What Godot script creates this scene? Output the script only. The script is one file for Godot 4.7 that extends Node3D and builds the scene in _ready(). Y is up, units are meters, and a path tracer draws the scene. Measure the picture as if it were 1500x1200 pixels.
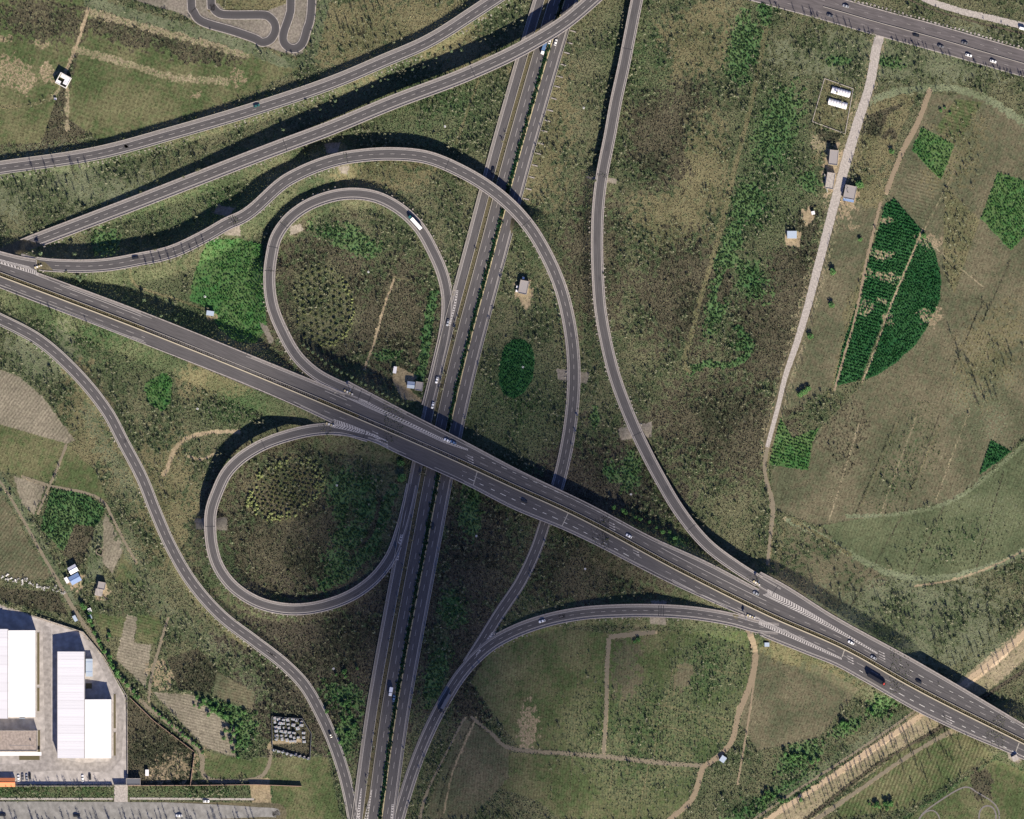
extends Node3D
# A motorway interchange in farmland, surveyed on a plan grid of half-metre units (x east, y south).

const U := 0.5                       # metres per plan unit
const X0 := -120
const Y0 := -120
const W := 1740                      # plan grid size in units
const H := 1440
const G := 3                         # terrain cell in units
const GW := 581
const GH := 481

var rng := RandomNumberGenerator.new()
var names := {}
var cover := PackedByteArray()       # land cover per plan unit
var rowdir := PackedByteArray()      # planting direction per plan unit
var terrain := PackedFloat32Array()
var coarse: PackedByteArray
var fine: PackedByteArray
var veryfine: PackedByteArray
var M := {}
var roads := {}
var surveying := false

# land cover kinds
enum {ROUGH, PAVED, SOIL, DRY, LUSH, SCRUB, CROP, DARKCROP, PLOUGHED, STUBBLE, TEAL, SAND, PAD, BUSH, YARD, MOWN, SHADEBROWN, FALLOW, RING, ARC}

# ------------------------------------------------------------------ small helpers
func P(x: float, y: float, h := 0.0) -> Vector3:
	return Vector3((x - 750.0) * U, h, (y - 600.0) * U)

func V(a: Array) -> PackedVector2Array:
	var r := PackedVector2Array()
	for i in range(0, a.size(), 2):
		r.append(Vector2(a[i], a[i + 1]))
	return r

func lin(r: float, g: float, b: float) -> Color:
	return Color(r, g, b).linear_to_srgb()

func numbered(called: String) -> String:
	names[called] = names.get(called, -1) + 1
	return called if names[called] == 0 else "%s_%03d" % [called, names[called]]

func tag(o: Node, label: String, category := "", group := "", kind := "") -> Node:
	o.set_meta("label", label)
	if category: o.set_meta("category", category)
	if group: o.set_meta("group", group)
	if kind: o.set_meta("kind", kind)
	return o

func thing(called: String, label: String, category: String, at := Vector3.ZERO, turn := 0.0, group := "", kind := "") -> Node3D:
	var o := Node3D.new()
	o.name = numbered(called)
	add_child(o)
	o.position = at
	o.rotation.y = turn
	tag(o, label, category, group, kind)
	return o

func put(called: String, mesh: Mesh, mat: Material, parent: Node = null) -> MeshInstance3D:
	var o := MeshInstance3D.new()
	o.mesh = mesh
	if mat: o.material_override = mat
	if parent == null:
		o.name = numbered(called)
		add_child(o)
	else:
		o.name = called
		parent.add_child(o, true)
	return o

func dup(root: Node3D, at: Vector3, turn: float, label := "", group := "", size := Vector3.ONE) -> Node3D:
	var r: Node3D = root.duplicate()
	var stem := String(root.name)
	var cut := stem.rfind("_")
	if cut > 0 and stem.substr(cut + 1).is_valid_int(): stem = stem.substr(0, cut)
	r.name = numbered(stem)
	add_child(r)
	r.position = at
	r.rotation.y = turn
	r.scale = size
	if label: r.set_meta("label", label)
	if group: r.set_meta("group", group)
	return r

class MB:
	var v := PackedVector3Array()
	var n := PackedVector3Array()
	var uv := PackedVector2Array()
	var col := PackedColorArray()
	var idx := PackedInt32Array()
	var tint := Color.WHITE
	func tri(a: Vector3, b: Vector3, c: Vector3, nn: Vector3, ua := Vector2.ZERO, ub := Vector2.ZERO, uc := Vector2.ZERO) -> void:
		var k := v.size()
		v.append(a); v.append(b); v.append(c)
		for i in 3:
			n.append(nn); col.append(tint)
		uv.append(ua); uv.append(ub); uv.append(uc)
		if (b - a).cross(c - a).dot(nn) > 0.0:
			idx.append(k); idx.append(k + 2); idx.append(k + 1)
		else:
			idx.append(k); idx.append(k + 1); idx.append(k + 2)
	func flat(a: Vector3, b: Vector3, c: Vector3, hint := Vector3.UP) -> void:
		var nn := (b - a).cross(c - a).normalized()
		if nn.dot(hint) < 0.0: nn = -nn
		tri(a, b, c, nn)
	func quad(a: Vector3, b: Vector3, c: Vector3, d: Vector3, hint := Vector3.UP, u := Rect2(0, 0, 1, 1)) -> void:
		var nn := (c - a).cross(d - b).normalized()
		if nn.dot(hint) < 0.0: nn = -nn
		var u0 := u.position
		var u1 := u.end
		tri(a, b, c, nn, u0, Vector2(u1.x, u0.y), u1)
		tri(a, c, d, nn, u0, u1, Vector2(u0.x, u1.y))
	func box(c: Vector3, s: Vector3, turn := 0.0, bottom := false) -> void:
		var bx := Basis(Vector3.UP, turn)
		var e := s * 0.5
		var p := []
		for i in 8:
			p.append(c + bx * Vector3(e.x if i & 1 else -e.x, e.y if i & 2 else -e.y, e.z if i & 4 else -e.z))
		quad(p[2], p[3], p[7], p[6], Vector3.UP)
		if bottom: quad(p[0], p[1], p[5], p[4], Vector3.DOWN)
		quad(p[0], p[1], p[3], p[2], bx * Vector3.FORWARD)
		quad(p[4], p[5], p[7], p[6], bx * Vector3.BACK)
		quad(p[0], p[4], p[6], p[2], bx * Vector3.LEFT)
		quad(p[1], p[5], p[7], p[3], bx * Vector3.RIGHT)
	func tube(a: Vector3, b: Vector3, ra: float, rb: float, sides := 6) -> void:
		var d := (b - a).normalized()
		var s := d.cross(Vector3.RIGHT if absf(d.x) < 0.8 else Vector3.UP).normalized()
		var t := d.cross(s)
		for i in sides:
			var w0 := s * cos(TAU * i / sides) + t * sin(TAU * i / sides)
			var w1 := s * cos(TAU * (i + 1) / sides) + t * sin(TAU * (i + 1) / sides)
			quad(a + w0 * ra, a + w1 * ra, b + w1 * rb, b + w0 * rb, w0 + w1)
			flat(b, b + w0 * rb, b + w1 * rb, d)
	func mesh() -> ArrayMesh:
		var m := ArrayMesh.new()
		if v.is_empty(): return m
		var a := []
		a.resize(Mesh.ARRAY_MAX)
		a[Mesh.ARRAY_VERTEX] = v
		a[Mesh.ARRAY_NORMAL] = n
		a[Mesh.ARRAY_TEX_UV] = uv
		a[Mesh.ARRAY_COLOR] = col
		a[Mesh.ARRAY_INDEX] = idx
		m.add_surface_from_arrays(Mesh.PRIMITIVE_TRIANGLES, a)
		return m

func ground_at(x: float, y: float) -> float:
	var gx := clampf((x - X0) / G, 0, GW - 1.001)
	var gy := clampf((y - Y0) / G, 0, GH - 1.001)
	var i := int(gx)
	var j := int(gy)
	var fx := gx - i
	var fy := gy - j
	var k := j * GW + i
	return lerpf(lerpf(terrain[k], terrain[k + 1], fx), lerpf(terrain[k + GW], terrain[k + GW + 1], fx), fy)

# ------------------------------------------------------------------ land cover drawing
func fill(pts: PackedVector2Array, kind: int, dir := 0) -> void:
	var lo := pts[0]
	var hi := pts[0]
	for p in pts:
		lo = lo.min(p)
		hi = hi.max(p)
	for y in range(maxi(int(lo.y), Y0), mini(int(hi.y) + 1, Y0 + H)):
		var xs := []
		for i in pts.size():
			var a := pts[i]
			var b := pts[(i + 1) % pts.size()]
			if (a.y <= y + 0.5) != (b.y <= y + 0.5):
				xs.append(a.x + (y + 0.5 - a.y) / (b.y - a.y) * (b.x - a.x))
		xs.sort()
		for k in range(0, xs.size() - 1, 2):
			var at := (y - Y0) * W - X0
			for x in range(maxi(int(xs[k]), X0), mini(int(xs[k + 1]), X0 + W - 1)):
				cover[at + x] = kind
				rowdir[at + x] = dir

func blob(cx: float, cy: float, rx: float, ry: float, kind: int, ragged := 0.6, turn := 0.0, share := 1.0) -> void:
	var r := maxf(rx, ry) * 1.3
	var c := cos(turn)
	var s := sin(turn)
	for y in range(maxi(int(cy - r), Y0), mini(int(cy + r), Y0 + H)):
		for x in range(maxi(int(cx - r), X0), mini(int(cx + r), X0 + W)):
			var dx := x - cx
			var dy := y - cy
			var q := Vector2((dx * c + dy * s) / rx, (dy * c - dx * s) / ry).length()
			var at := (y - Y0) * W + x - X0
			if q + (fine[at] / 255.0 - 0.5) * ragged * 2.0 + (coarse[at] / 255.0 - 0.5) * ragged < 1.0 and (share >= 1.0 or veryfine[at] < share * 255.0):
				cover[at] = kind

func track(pts: PackedVector2Array, width: float, kind: int, ragged := 0.5, share := 1.0) -> void:
	var line := smooth(pts, 2.0)
	var r := width * 0.5
	for p in line:
		var reach := r * (1.0 + ragged)
		for y in range(maxi(int(p.y - reach), Y0), mini(int(p.y + reach) + 1, Y0 + H)):
			for x in range(maxi(int(p.x - reach), X0), mini(int(p.x + reach) + 1, X0 + W)):
				var at := (y - Y0) * W + x - X0
				var q := Vector2(x - p.x, y - p.y).length() / r
				if q < 1.0 + (fine[at] / 255.0 - 0.5) * 2.0 * ragged and (share >= 1.0 or veryfine[at] < share * 255.0):
					cover[at] = kind

func smooth(pts: PackedVector2Array, step := 3.0) -> PackedVector2Array:
	var out := PackedVector2Array()
	for i in pts.size() - 1:
		var p0 := pts[maxi(i - 1, 0)]
		var p3 := pts[mini(i + 2, pts.size() - 1)]
		var k := maxi(1, int(pts[i].distance_to(pts[i + 1]) / step))
		for j in k:
			out.append(pts[i].cubic_interpolate(pts[i + 1], p0, p3, float(j) / k))
	out.append(pts[-1])
	return out

# ------------------------------------------------------------------ roads
# control rows: x, y, height of the carriageway, 1 where a bridge starts there
func road(key: String, rows: Array, half: float) -> Dictionary:
	var d := {"p": PackedVector2Array(), "h": PackedFloat32Array(), "b": PackedByteArray(), "n": PackedVector2Array(), "half": half, "s": PackedFloat32Array()}
	var c := []
	for i in range(0, rows.size(), 4):
		c.append([Vector2(rows[i], rows[i + 1]), rows[i + 2], rows[i + 3]])
	for i in c.size() - 1:
		var a: Vector2 = c[i][0]
		var b: Vector2 = c[i + 1][0]
		var pa: Vector2 = c[maxi(i - 1, 0)][0]
		var pb: Vector2 = c[mini(i + 2, c.size() - 1)][0]
		var k := maxi(1, int(a.distance_to(b) / 3.0))
		for j in k:
			var t := float(j) / k
			# centripetal-like tangents so that uneven spacing does not swing the line
			var la := maxf(pa.distance_to(a), 0.01)
			var lb := a.distance_to(b)
			var lc := maxf(b.distance_to(pb), 0.01)
			var ta := ((b - a) / lb * la + (a - pa) / la * lb) / (la + lb) if i > 0 else (b - a) / lb
			var tb := ((pb - b) / lc * lb + (b - a) / lb * lc) / (lb + lc) if i < c.size() - 2 else (b - a) / lb
			d.p.append(hermite(a, ta * lb, b, tb * lb, t))
			d.h.append(lerpf(c[i][1], c[i + 1][1], smoothstep(0, 1, t) * 0.4 + t * 0.6))
			d.b.append(int(c[i][2]))
	d.p.append(c[-1][0])
	d.h.append(c[-1][1])
	d.b.append(int(c[-2][2]))
	var s := 0.0
	for i in d.p.size():
		var t: Vector2 = (d.p[mini(i + 1, d.p.size() - 1)] - d.p[maxi(i - 1, 0)]).normalized()
		d.n.append(Vector2(-t.y, t.x))          # to the right of travel (plan y points south)
		if i: s += d.p[i].distance_to(d.p[i - 1]) * U
		d.s.append(s)
	roads[key] = d
	return d

func hermite(a: Vector2, ta: Vector2, b: Vector2, tb: Vector2, t: float) -> Vector2:
	var t2 := t * t
	var t3 := t2 * t
	return a * (2 * t3 - 3 * t2 + 1) + ta * (t3 - 2 * t2 + t) + b * (3 * t2 - 2 * t3) + tb * (t3 - t2)

func on(d: Dictionary, i: int, off: float, dy := 0.0) -> Vector3:
	var p: Vector2 = d.p[i] + d.n[i] * off
	return P(p.x, p.y, d.h[i] + dy)

func near(d: Dictionary, x: float, y: float) -> int:
	var best := 0
	var far := 1e9
	for i in d.p.size():
		var q: float = d.p[i].distance_squared_to(Vector2(x, y))
		if q < far:
			far = q
			best = i
	return best

func heading(d: Dictionary, i: int) -> float:
	var t := Vector2(d.n[i].y, -d.n[i].x)
	return atan2(-t.y, t.x)                     # turn of a thing built along +x

func band(mb: MB, d: Dictionary, o1: float, o2: float, dy: float, i0 := 0, i1 := -1) -> void:
	if i1 < 0: i1 = d.p.size() - 1
	for i in range(i0, i1):
		var u := Rect2(Vector2(o1 * U, d.s[i]), Vector2((o2 - o1) * U, d.s[i + 1] - d.s[i]))
		var a := on(d, i, o1, dy)
		var b := on(d, i, o2, dy)
		var c := on(d, i + 1, o2, dy)
		var e := on(d, i + 1, o1, dy)
		mb.tri(a, b, c, Vector3.UP, u.position, Vector2(u.end.x, u.position.y), u.end)
		mb.tri(a, c, e, Vector3.UP, u.position, u.end, Vector2(u.position.x, u.end.y))

func wall(mb: MB, d: Dictionary, o1: float, o2: float, y0: float, y1: float, i0 := 0, i1 := -1) -> void:
	if i1 < 0: i1 = d.p.size() - 1
	if i1 <= i0: return
	band(mb, d, o1, o2, y1, i0, i1)
	for i in range(i0, i1):
		var sd := Vector3(d.n[i].x, 0, d.n[i].y) * signf(o2 - o1)
		mb.quad(on(d, i, o1, y0), on(d, i + 1, o1, y0), on(d, i + 1, o1, y1), on(d, i, o1, y1), -sd)
		mb.quad(on(d, i, o2, y0), on(d, i + 1, o2, y0), on(d, i + 1, o2, y1), on(d, i, o2, y1), sd)
	for i in [i0, i1]:
		var f := Vector3(d.n[i].y, 0, -d.n[i].x) * (1.0 if i == i1 else -1.0)
		mb.quad(on(d, i, o1, y0), on(d, i, o2, y0), on(d, i, o2, y1), on(d, i, o1, y1), f)

func dashes(mb: MB, d: Dictionary, off: float, length: float, gap: float, wide: float, dy: float, i0 := 0, i1 := -1) -> void:
	if i1 < 0: i1 = d.p.size() - 1
	var s: float = d.s[i0] + gap * 0.5
	var i := i0
	while i < i1:
		if d.s[i] >= s:
			var e := i
			while e < i1 and d.s[e] < s + length: e += 1
			band(mb, d, off - wide * 0.5, off + wide * 0.5, dy, i, e)
			s += length + gap
			i = e
		i += 1

func raise_ground(d: Dictionary, lo := -1e9, hi := 1e9) -> void:
	var l: float = -d.half - 2.0 if lo < -1e8 else lo
	var r: float = d.half + 2.0 if hi > 1e8 else hi
	for i in d.p.size():
		if d.b[i]: continue
		var mid: Vector2 = d.p[i] + d.n[i] * (l + r) * 0.5
		var half := (r - l) * 0.5
		var grade: float = absf(d.h[mini(i + 1, d.h.size() - 1)] - d.h[maxi(i - 1, 0)]) / maxf(0.1, d.p[mini(i + 1, d.p.size() - 1)].distance_to(d.p[maxi(i - 1, 0)]))
		var h: float = maxf(0.05, d.h[i] - 0.22 - grade * half)
		var reach := half + h * 1.55 / U + 1.0
		for gy in range(maxi(0, int(ceil((mid.y - reach - Y0) / G))), mini(GH, int((mid.y + reach - Y0) / G) + 1)):
			for gx in range(maxi(0, int(ceil((mid.x - reach - X0) / G))), mini(GW, int((mid.x + reach - X0) / G) + 1)):
				var q := Vector2(X0 + gx * G, Y0 + gy * G).distance_to(mid)
				var hh := h - maxf(0.0, q - half) * U / 1.55
				var k := gy * GW + gx
				if hh > terrain[k]: terrain[k] = hh

func mask_road(d: Dictionary, l: float, r: float) -> void:
	for i in d.p.size() - 1:
		if d.b[i]: continue
		var q := PackedVector2Array([d.p[i] + d.n[i] * l, d.p[i] + d.n[i] * r, d.p[i + 1] + d.n[i + 1] * r, d.p[i + 1] + d.n[i + 1] * l])
		fill(q, PAVED)

# ------------------------------------------------------------------ camera, sky, sun, exposure
func light_and_lens() -> void:
	var cam := Camera3D.new()
	cam.name = "camera"
	add_child(cam)
	cam.position = Vector3(0, 5000, 0)
	cam.rotation_degrees = Vector3(-90, 0, 0)
	cam.fov = rad_to_deg(2.0 * atan(300.0 / 5000.0))
	cam.near = 50.0
	cam.far = 12000.0
	cam.current = true
	var sky := ProceduralSkyMaterial.new()
	sky.sky_top_color = Color(0.34, 0.45, 0.72)
	sky.sky_horizon_color = Color(0.66, 0.70, 0.80)
	sky.sky_curve = 0.2
	sky.ground_horizon_color = Color(0.45, 0.44, 0.42)
	sky.ground_bottom_color = Color(0.2, 0.19, 0.17)
	var e := Environment.new()
	e.background_mode = Environment.BG_SKY
	e.sky = Sky.new()
	e.sky.sky_material = sky
	e.background_energy_multiplier = SKY
	e.tonemap_mode = Environment.TONE_MAPPER_LINEAR
	e.tonemap_exposure = EXPOSURE
	e.sdfgi_enabled = true
	e.ssao_enabled = true
	e.ssil_enabled = true
	e.volumetric_fog_enabled = true
	e.volumetric_fog_density = 0.0
	var we := WorldEnvironment.new()
	we.name = "sky"
	we.environment = e
	add_child(we)
	var sun := DirectionalLight3D.new()
	sun.name = "sun"
	sun.light_energy = SUN
	sun.light_color = Color(1.0, 0.955, 0.88)
	sun.light_angular_distance = 0.5
	sun.shadow_enabled = true
	add_child(sun)
	sun.look_at_from_position(SUNWARD * 100.0, Vector3.ZERO, Vector3.UP)

const SUN := 1.6
const SKY := 0.44
const EXPOSURE := 1.95
const SUNWARD := Vector3(0.263, 0.530, 0.806)

func shade_clouds() -> void:
	# broken cloud south of the junction, far outside the view, added to shade the middle of the site
	var mist := FogMaterial.new()
	mist.albedo = Color(0.95, 0.95, 0.97)
	mist.density = 0.0024
	for c in [[640, 915, 210, 290, "broad soft cloud added out of view to shade the trunk road south of the motorway"], [815, 740, 220, 160, "soft cloud added out of view to shade the motorway bridge east of the trunk road"], [560, 760, 170, 150, "thin cloud added out of view to shade the lower loop"]]:
		var t := thing("shade_cloud", c[4], "shade_cloud", P(c[0], c[1]) + SUNWARD * (1000.0 / SUNWARD.y))
		for k in 4:                      # thicker towards its heart
			var f := FogVolume.new()
			f.name = "vapour"
			f.shape = RenderingServer.FOG_VOLUME_SHAPE_ELLIPSOID
			var s := 1.0 - k * 0.21
			f.size = Vector3(c[2] * 2.0 * U * s, 190.0 - k * 8.0, c[3] * 2.0 * U * s)
			f.material = mist
			t.add_child(f, true)

# ------------------------------------------------------------------ materials
func noise_tex(seed_: int, freq: float, octaves: int, lo: Color, hi: Color, size := 512, spread := 0.28) -> NoiseTexture2D:
	var n := FastNoiseLite.new()
	n.seed = seed_
	n.frequency = freq
	n.fractal_octaves = octaves
	n.noise_type = FastNoiseLite.TYPE_SIMPLEX_SMOOTH
	var t := NoiseTexture2D.new()
	t.width = size
	t.height = size
	t.seamless = true
	t.noise = n
	var g := Gradient.new()
	g.offsets = PackedFloat32Array([0.5 - spread, 0.5 + spread])
	g.colors = PackedColorArray([lo, hi])
	t.color_ramp = g
	return t

func mat(key: String, c: Color, rough := 0.9, metal := 0.0) -> StandardMaterial3D:
	var m := StandardMaterial3D.new()
	m.resource_name = key
	m.albedo_color = c
	m.roughness = rough
	m.metallic = metal
	M[key] = m
	return m

func worn(key: String, c: Color, tex: Texture2D, scale: Vector3, rough := 0.92) -> StandardMaterial3D:
	var m := mat(key, c, rough)
	m.albedo_texture = tex
	m.uv1_scale = scale
	return m

func world_worn(key: String, c: Color, tex: Texture2D, per_metre: float, rough := 0.92) -> StandardMaterial3D:
	var m := worn(key, c, tex, Vector3.ONE * per_metre, rough)
	m.uv1_triplanar = true
	m.uv1_world_triplanar = true
	return m

func materials() -> void:
	var streak := noise_tex(3, 0.02, 4, Color(0.80, 0.80, 0.80), Color(1, 1, 1), 512, 0.35)
	var mottled := noise_tex(7, 0.012, 6, Color(0.82, 0.82, 0.82), Color(1, 1, 1), 512, 0.35)
	var grainy := noise_tex(11, 0.06, 3, Color(0.70, 0.70, 0.70), Color(1, 1, 1), 512, 0.4)
	worn("asphalt", lin(0.091, 0.085, 0.087), streak, Vector3(0.16, 0.006, 1))
	worn("shoulder", lin(0.20, 0.183, 0.175), streak, Vector3(0.2, 0.03, 1))
	worn("new_asphalt", lin(0.07, 0.066, 0.07), streak, Vector3(0.11, 0.02, 1))
	worn("highway_asphalt", lin(0.112, 0.10, 0.103), streak, Vector3(0.06, 0.006, 1))
	world_worn("street_asphalt", lin(0.235, 0.228, 0.215), mottled, 0.03)
	world_worn("concrete", lin(0.36, 0.325, 0.30), mottled, 0.05)
	world_worn("parapet", lin(0.34, 0.305, 0.285), mottled, 0.08)
	world_worn("yard_concrete", lin(0.385, 0.355, 0.335), mottled, 0.025)
	world_worn("lane_concrete", lin(0.395, 0.358, 0.325), mottled, 0.09)
	world_worn("dirt", lin(0.30, 0.235, 0.155), grainy, 0.11)
	world_worn("clay", lin(0.235, 0.20, 0.14), grainy, 0.13)
	world_worn("sand", lin(0.52, 0.40, 0.265), grainy, 0.07)
	world_worn("verge", lin(0.115, 0.098, 0.05), grainy, 0.17)
	mat("paint", lin(0.62, 0.60, 0.56), 0.7)
	mat("faded_paint", lin(0.36, 0.335, 0.315), 0.8)
	mat("yellow_paint", lin(0.47, 0.40, 0.24), 0.7)
	mat("rail", lin(0.34, 0.315, 0.28), 0.6)
	mat("joint", lin(0.30, 0.28, 0.25), 0.8)
	mat("dark_gap", lin(0.03, 0.03, 0.035), 0.9)
	mat("bark", lin(0.14, 0.12, 0.09), 0.95)
	mat("water", lin(0.02, 0.025, 0.02), 0.12)
	mat("glass", lin(0.02, 0.025, 0.03), 0.08)
	mat("rubber", lin(0.02, 0.02, 0.02), 0.9)
	mat("lamp_grey", lin(0.5, 0.5, 0.5), 0.4, 0.3)
	mat("wall_white", lin(0.62, 0.6, 0.57), 0.85)
	mat("wall_brick", lin(0.3, 0.2, 0.15), 0.9)
	mat("door_grey", lin(0.16, 0.17, 0.19), 0.6)
	mat("roof_white", lin(0.70, 0.685, 0.70), 0.5)
	for k in 3: mat("roof_dimmed%d" % k, lin(0.585 + k * 0.02, 0.578 + k * 0.018, 0.605 + k * 0.02), 0.5)  # west slopes: white sheet with the dimmer light put into its colour
	for k in 3: mat("roof_sunlit%d" % k, lin(0.72 + k * 0.03, 0.715 + k * 0.03, 0.72 + k * 0.03), 0.5)  # east slopes: same sheet, coloured lighter for facing the sun
	mat("roof_blue", lin(0.17, 0.25, 0.42), 0.5)
	mat("roof_pale_blue", lin(0.33, 0.39, 0.47), 0.5)
	mat("roof_grey", lin(0.25, 0.23, 0.225), 0.8)
	mat("roof_slate", lin(0.09, 0.095, 0.11), 0.7)
	mat("roof_orange", lin(0.62, 0.20, 0.075), 0.7)
	world_worn("roof_flat", lin(0.33, 0.275, 0.24), mottled, 0.06)
	mat("greenhouse_film", lin(0.72, 0.70, 0.71), 0.4)
	var lf := mat("leaf", Color(1, 1, 1), 0.9)
	lf.vertex_color_use_as_albedo = true
	lf.specular_mode = BaseMaterial3D.SPECULAR_DISABLED
	var stone := mat("stone", Color(1, 1, 1), 0.9)
	stone.vertex_color_use_as_albedo = true

# ------------------------------------------------------------------ land cover: what grows where
func noise_bytes(seed_: int, freq: float, octaves: int, kind: int) -> PackedByteArray:
	var n := FastNoiseLite.new()
	n.seed = seed_
	n.frequency = freq
	n.fractal_octaves = octaves
	n.noise_type = kind
	var im := n.get_image(W, H, false, false, true)
	im.convert(Image.FORMAT_L8)
	return im.get_data()

func grow_cover() -> void:
	cover.resize(W * H)
	rowdir.resize(W * H)
	coarse = noise_bytes(21, 0.011, 4, FastNoiseLite.TYPE_SIMPLEX_SMOOTH)
	fine = noise_bytes(22, 0.085, 3, FastNoiseLite.TYPE_SIMPLEX_SMOOTH)
	veryfine = noise_bytes(23, 0.8, 1, FastNoiseLite.TYPE_VALUE)
	# broad tones of the rough land
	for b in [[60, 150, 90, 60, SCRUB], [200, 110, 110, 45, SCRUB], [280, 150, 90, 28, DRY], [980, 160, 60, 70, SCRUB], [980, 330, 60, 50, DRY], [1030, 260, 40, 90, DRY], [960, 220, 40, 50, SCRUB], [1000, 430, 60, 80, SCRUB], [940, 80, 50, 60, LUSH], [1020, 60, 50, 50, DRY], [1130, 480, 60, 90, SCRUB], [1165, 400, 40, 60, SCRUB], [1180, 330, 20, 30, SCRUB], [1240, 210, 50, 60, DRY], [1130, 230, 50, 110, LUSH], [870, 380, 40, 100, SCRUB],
			[470, 450, 75, 105, SCRUB], [580, 470, 60, 90, SCRUB], [430, 790, 120, 110, SCRUB], [500, 960, 150, 90, SHADEBROWN], [460, 1010, 110, 90, SHADEBROWN], [700, 800, 60, 110, SHADEBROWN], [880, 720, 110, 80, SHADEBROWN], [690, 980, 40, 90, SHADEBROWN], [600, 870, 60, 90, SHADEBROWN], [860, 830, 120, 50, SCRUB], [1060, 620, 90, 70, SCRUB],
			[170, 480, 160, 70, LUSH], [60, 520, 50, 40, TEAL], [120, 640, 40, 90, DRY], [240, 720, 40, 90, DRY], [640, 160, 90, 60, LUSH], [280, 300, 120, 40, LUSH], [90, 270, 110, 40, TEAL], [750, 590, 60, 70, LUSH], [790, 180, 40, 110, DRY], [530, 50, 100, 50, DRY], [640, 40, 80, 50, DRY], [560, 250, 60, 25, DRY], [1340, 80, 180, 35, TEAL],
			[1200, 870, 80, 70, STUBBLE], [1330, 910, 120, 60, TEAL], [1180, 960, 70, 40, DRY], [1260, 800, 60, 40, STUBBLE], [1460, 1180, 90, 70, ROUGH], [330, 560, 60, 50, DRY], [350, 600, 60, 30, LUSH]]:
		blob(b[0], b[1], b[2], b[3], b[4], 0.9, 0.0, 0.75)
	# north west paddocks
	fill(V([-120, -120, 165, -120, 130, 10, 92, 120, 60, 210, -120, 215]), MOWN, 1)
	fill(V([130, 10, 380, 72, 440, 100, 360, 140, 150, 210, 95, 170]), MOWN, 1)
	for b in [[75, 38, 14, 10], [35, 45, 12, 9], [15, 100, 26, 22], [35, 118, 14, 20], [70, 105, 12, 14], [8, 55, 12, 8], [60, 62, 16, 8], [350, 112, 14, 14], [290, 140, 10, 6]]:
		blob(b[0], b[1], b[2], b[3], SOIL, 0.8, 0.0, 0.55)
	blob(190, 45, 70, 22, SCRUB, 0.7, 0.25, 0.7)
	blob(270, 65, 80, 22, SCRUB, 0.7, 0.25, 0.7)
	blob(60, 30, 70, 30, SCRUB, 0.8, 0.0, 0.7)
	track(V([130, 15, 220, 40, 320, 66, 360, 80]), 14, FALLOW, 0.9, 0.6)
	track(V([110, 72, 170, 88, 250, 112, 330, 118]), 11, FALLOW, 0.9, 0.65)
	track(V([92, 120, 60, 150, -40, 158]), 5, FALLOW, 0.8, 0.7)
	track(V([130, 8, 112, 65, 92, 112]), 5, SOIL, 0.5)
	track(V([-60, 160, 50, 152, 72, 140]), 6, DRY, 0.8)
	track(V([98, 130, 98, 190]), 6, FALLOW, 0.9, 0.7)
	track(V([130, 2, 220, 28, 330, 58, 440, 92, 470, 20, 480, -40]), 16, TEAL, 0.6)
	# driving ground
	fill(V([160, -120, 160, -10, 260, 18, 300, 40, 370, 62, 432, 82, 444, 78, 465, 0, 500, -120]), PAD)
	fill(V([315, -60, 315, 0, 330, 15, 385, 18, 420, 5, 420, -60]), DRY)
	# right hand fields
	fill(V([1255, 140, 1345, 135, 1300, 240, 1248, 250]), DRY)
	fill(V([1362, 138, 1435, 140, 1500, 175, 1660, 270, 1660, 620, 1500, 640, 1440, 700, 1390, 735, 1310, 752, 1200, 770, 1130, 745, 1130, 690, 1190, 640, 1262, 566, 1380, 440, 1350, 336, 1300, 290]), STUBBLE, 2)
	fill(V([1300, 290, 1222, 566, 1160, 600, 1140, 600, 1228, 300]), STUBBLE, 2)
	fill(V([1340, 240, 1378, 270, 1352, 330, 1312, 288]), STUBBLE, 3)
	blob(1320, 680, 34, 70, LUSH, 0.9, 0.4, 0.35)
	fill(V([1384, 272, 1436, 322, 1398, 430, 1382, 400]), DRY, 2)
	blob(1450, 520, 40, 70, DRY, 0.9, 0.3, 0.6)
	blob(1240, 640, 26, 50, SCRUB, 0.9, 0.3, 0.4)
	fill(V([1400, 145, 1440, 150, 1402, 215, 1372, 190]), MOWN, 3)
	blob(1400, 220, 40, 60, DRY, 0.8, 0.3, 0.6)
	blob(1440, 600, 40, 50, ARC, 1.0, 0.3, 0.35)
	blob(1270, 270, 26, 30, DRY, 0.8, 0.0, 0.8)
	blob(1255, 470, 20, 60, DRY, 0.7, 0.2, 0.6)
	track(V([1300, 300, 1285, 340, 1265, 395, 1250, 455, 1232, 520, 1215, 580]), 7, DRY, 0.7)
	fill(V([1270, 170, 1300, 158, 1330, 150, 1300, 170, 1290, 200, 1262, 195]), SCRUB)
	track(V([1295, 200, 1305, 190, 1310, 200]), 8, SCRUB, 0.5)
	for p in [[1240, 590, 1190, 650], [1310, 620, 1250, 760], [1375, 610, 1325, 740], [1440, 440, 1395, 540], [1480, 380, 1440, 470]]:
		track(V(p), 2.2, SCRUB, 0.4)
	for p in [[1310, 620, 1258, 740], [1374, 620, 1326, 728]]:
		track(V([p[0] + 4, p[1], p[2] + 4, p[3]]), 1.8, DRY, 0.4)
	# the watered ring round the turning point of the sprinkler
	fill(V([1205, 770, 1260, 760, 1320, 755, 1390, 738, 1440, 705, 1500, 655, 1660, 540, 1660, 700, 1500, 808, 1450, 828, 1400, 841, 1350, 845, 1300, 836, 1245, 812]), RING, 2)
	blob(1390, 795, 80, 36, LUSH, 0.9, -0.3, 0.4)
	blob(1450, 740, 50, 40, ARC, 1.0, -0.6, 0.3)
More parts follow.
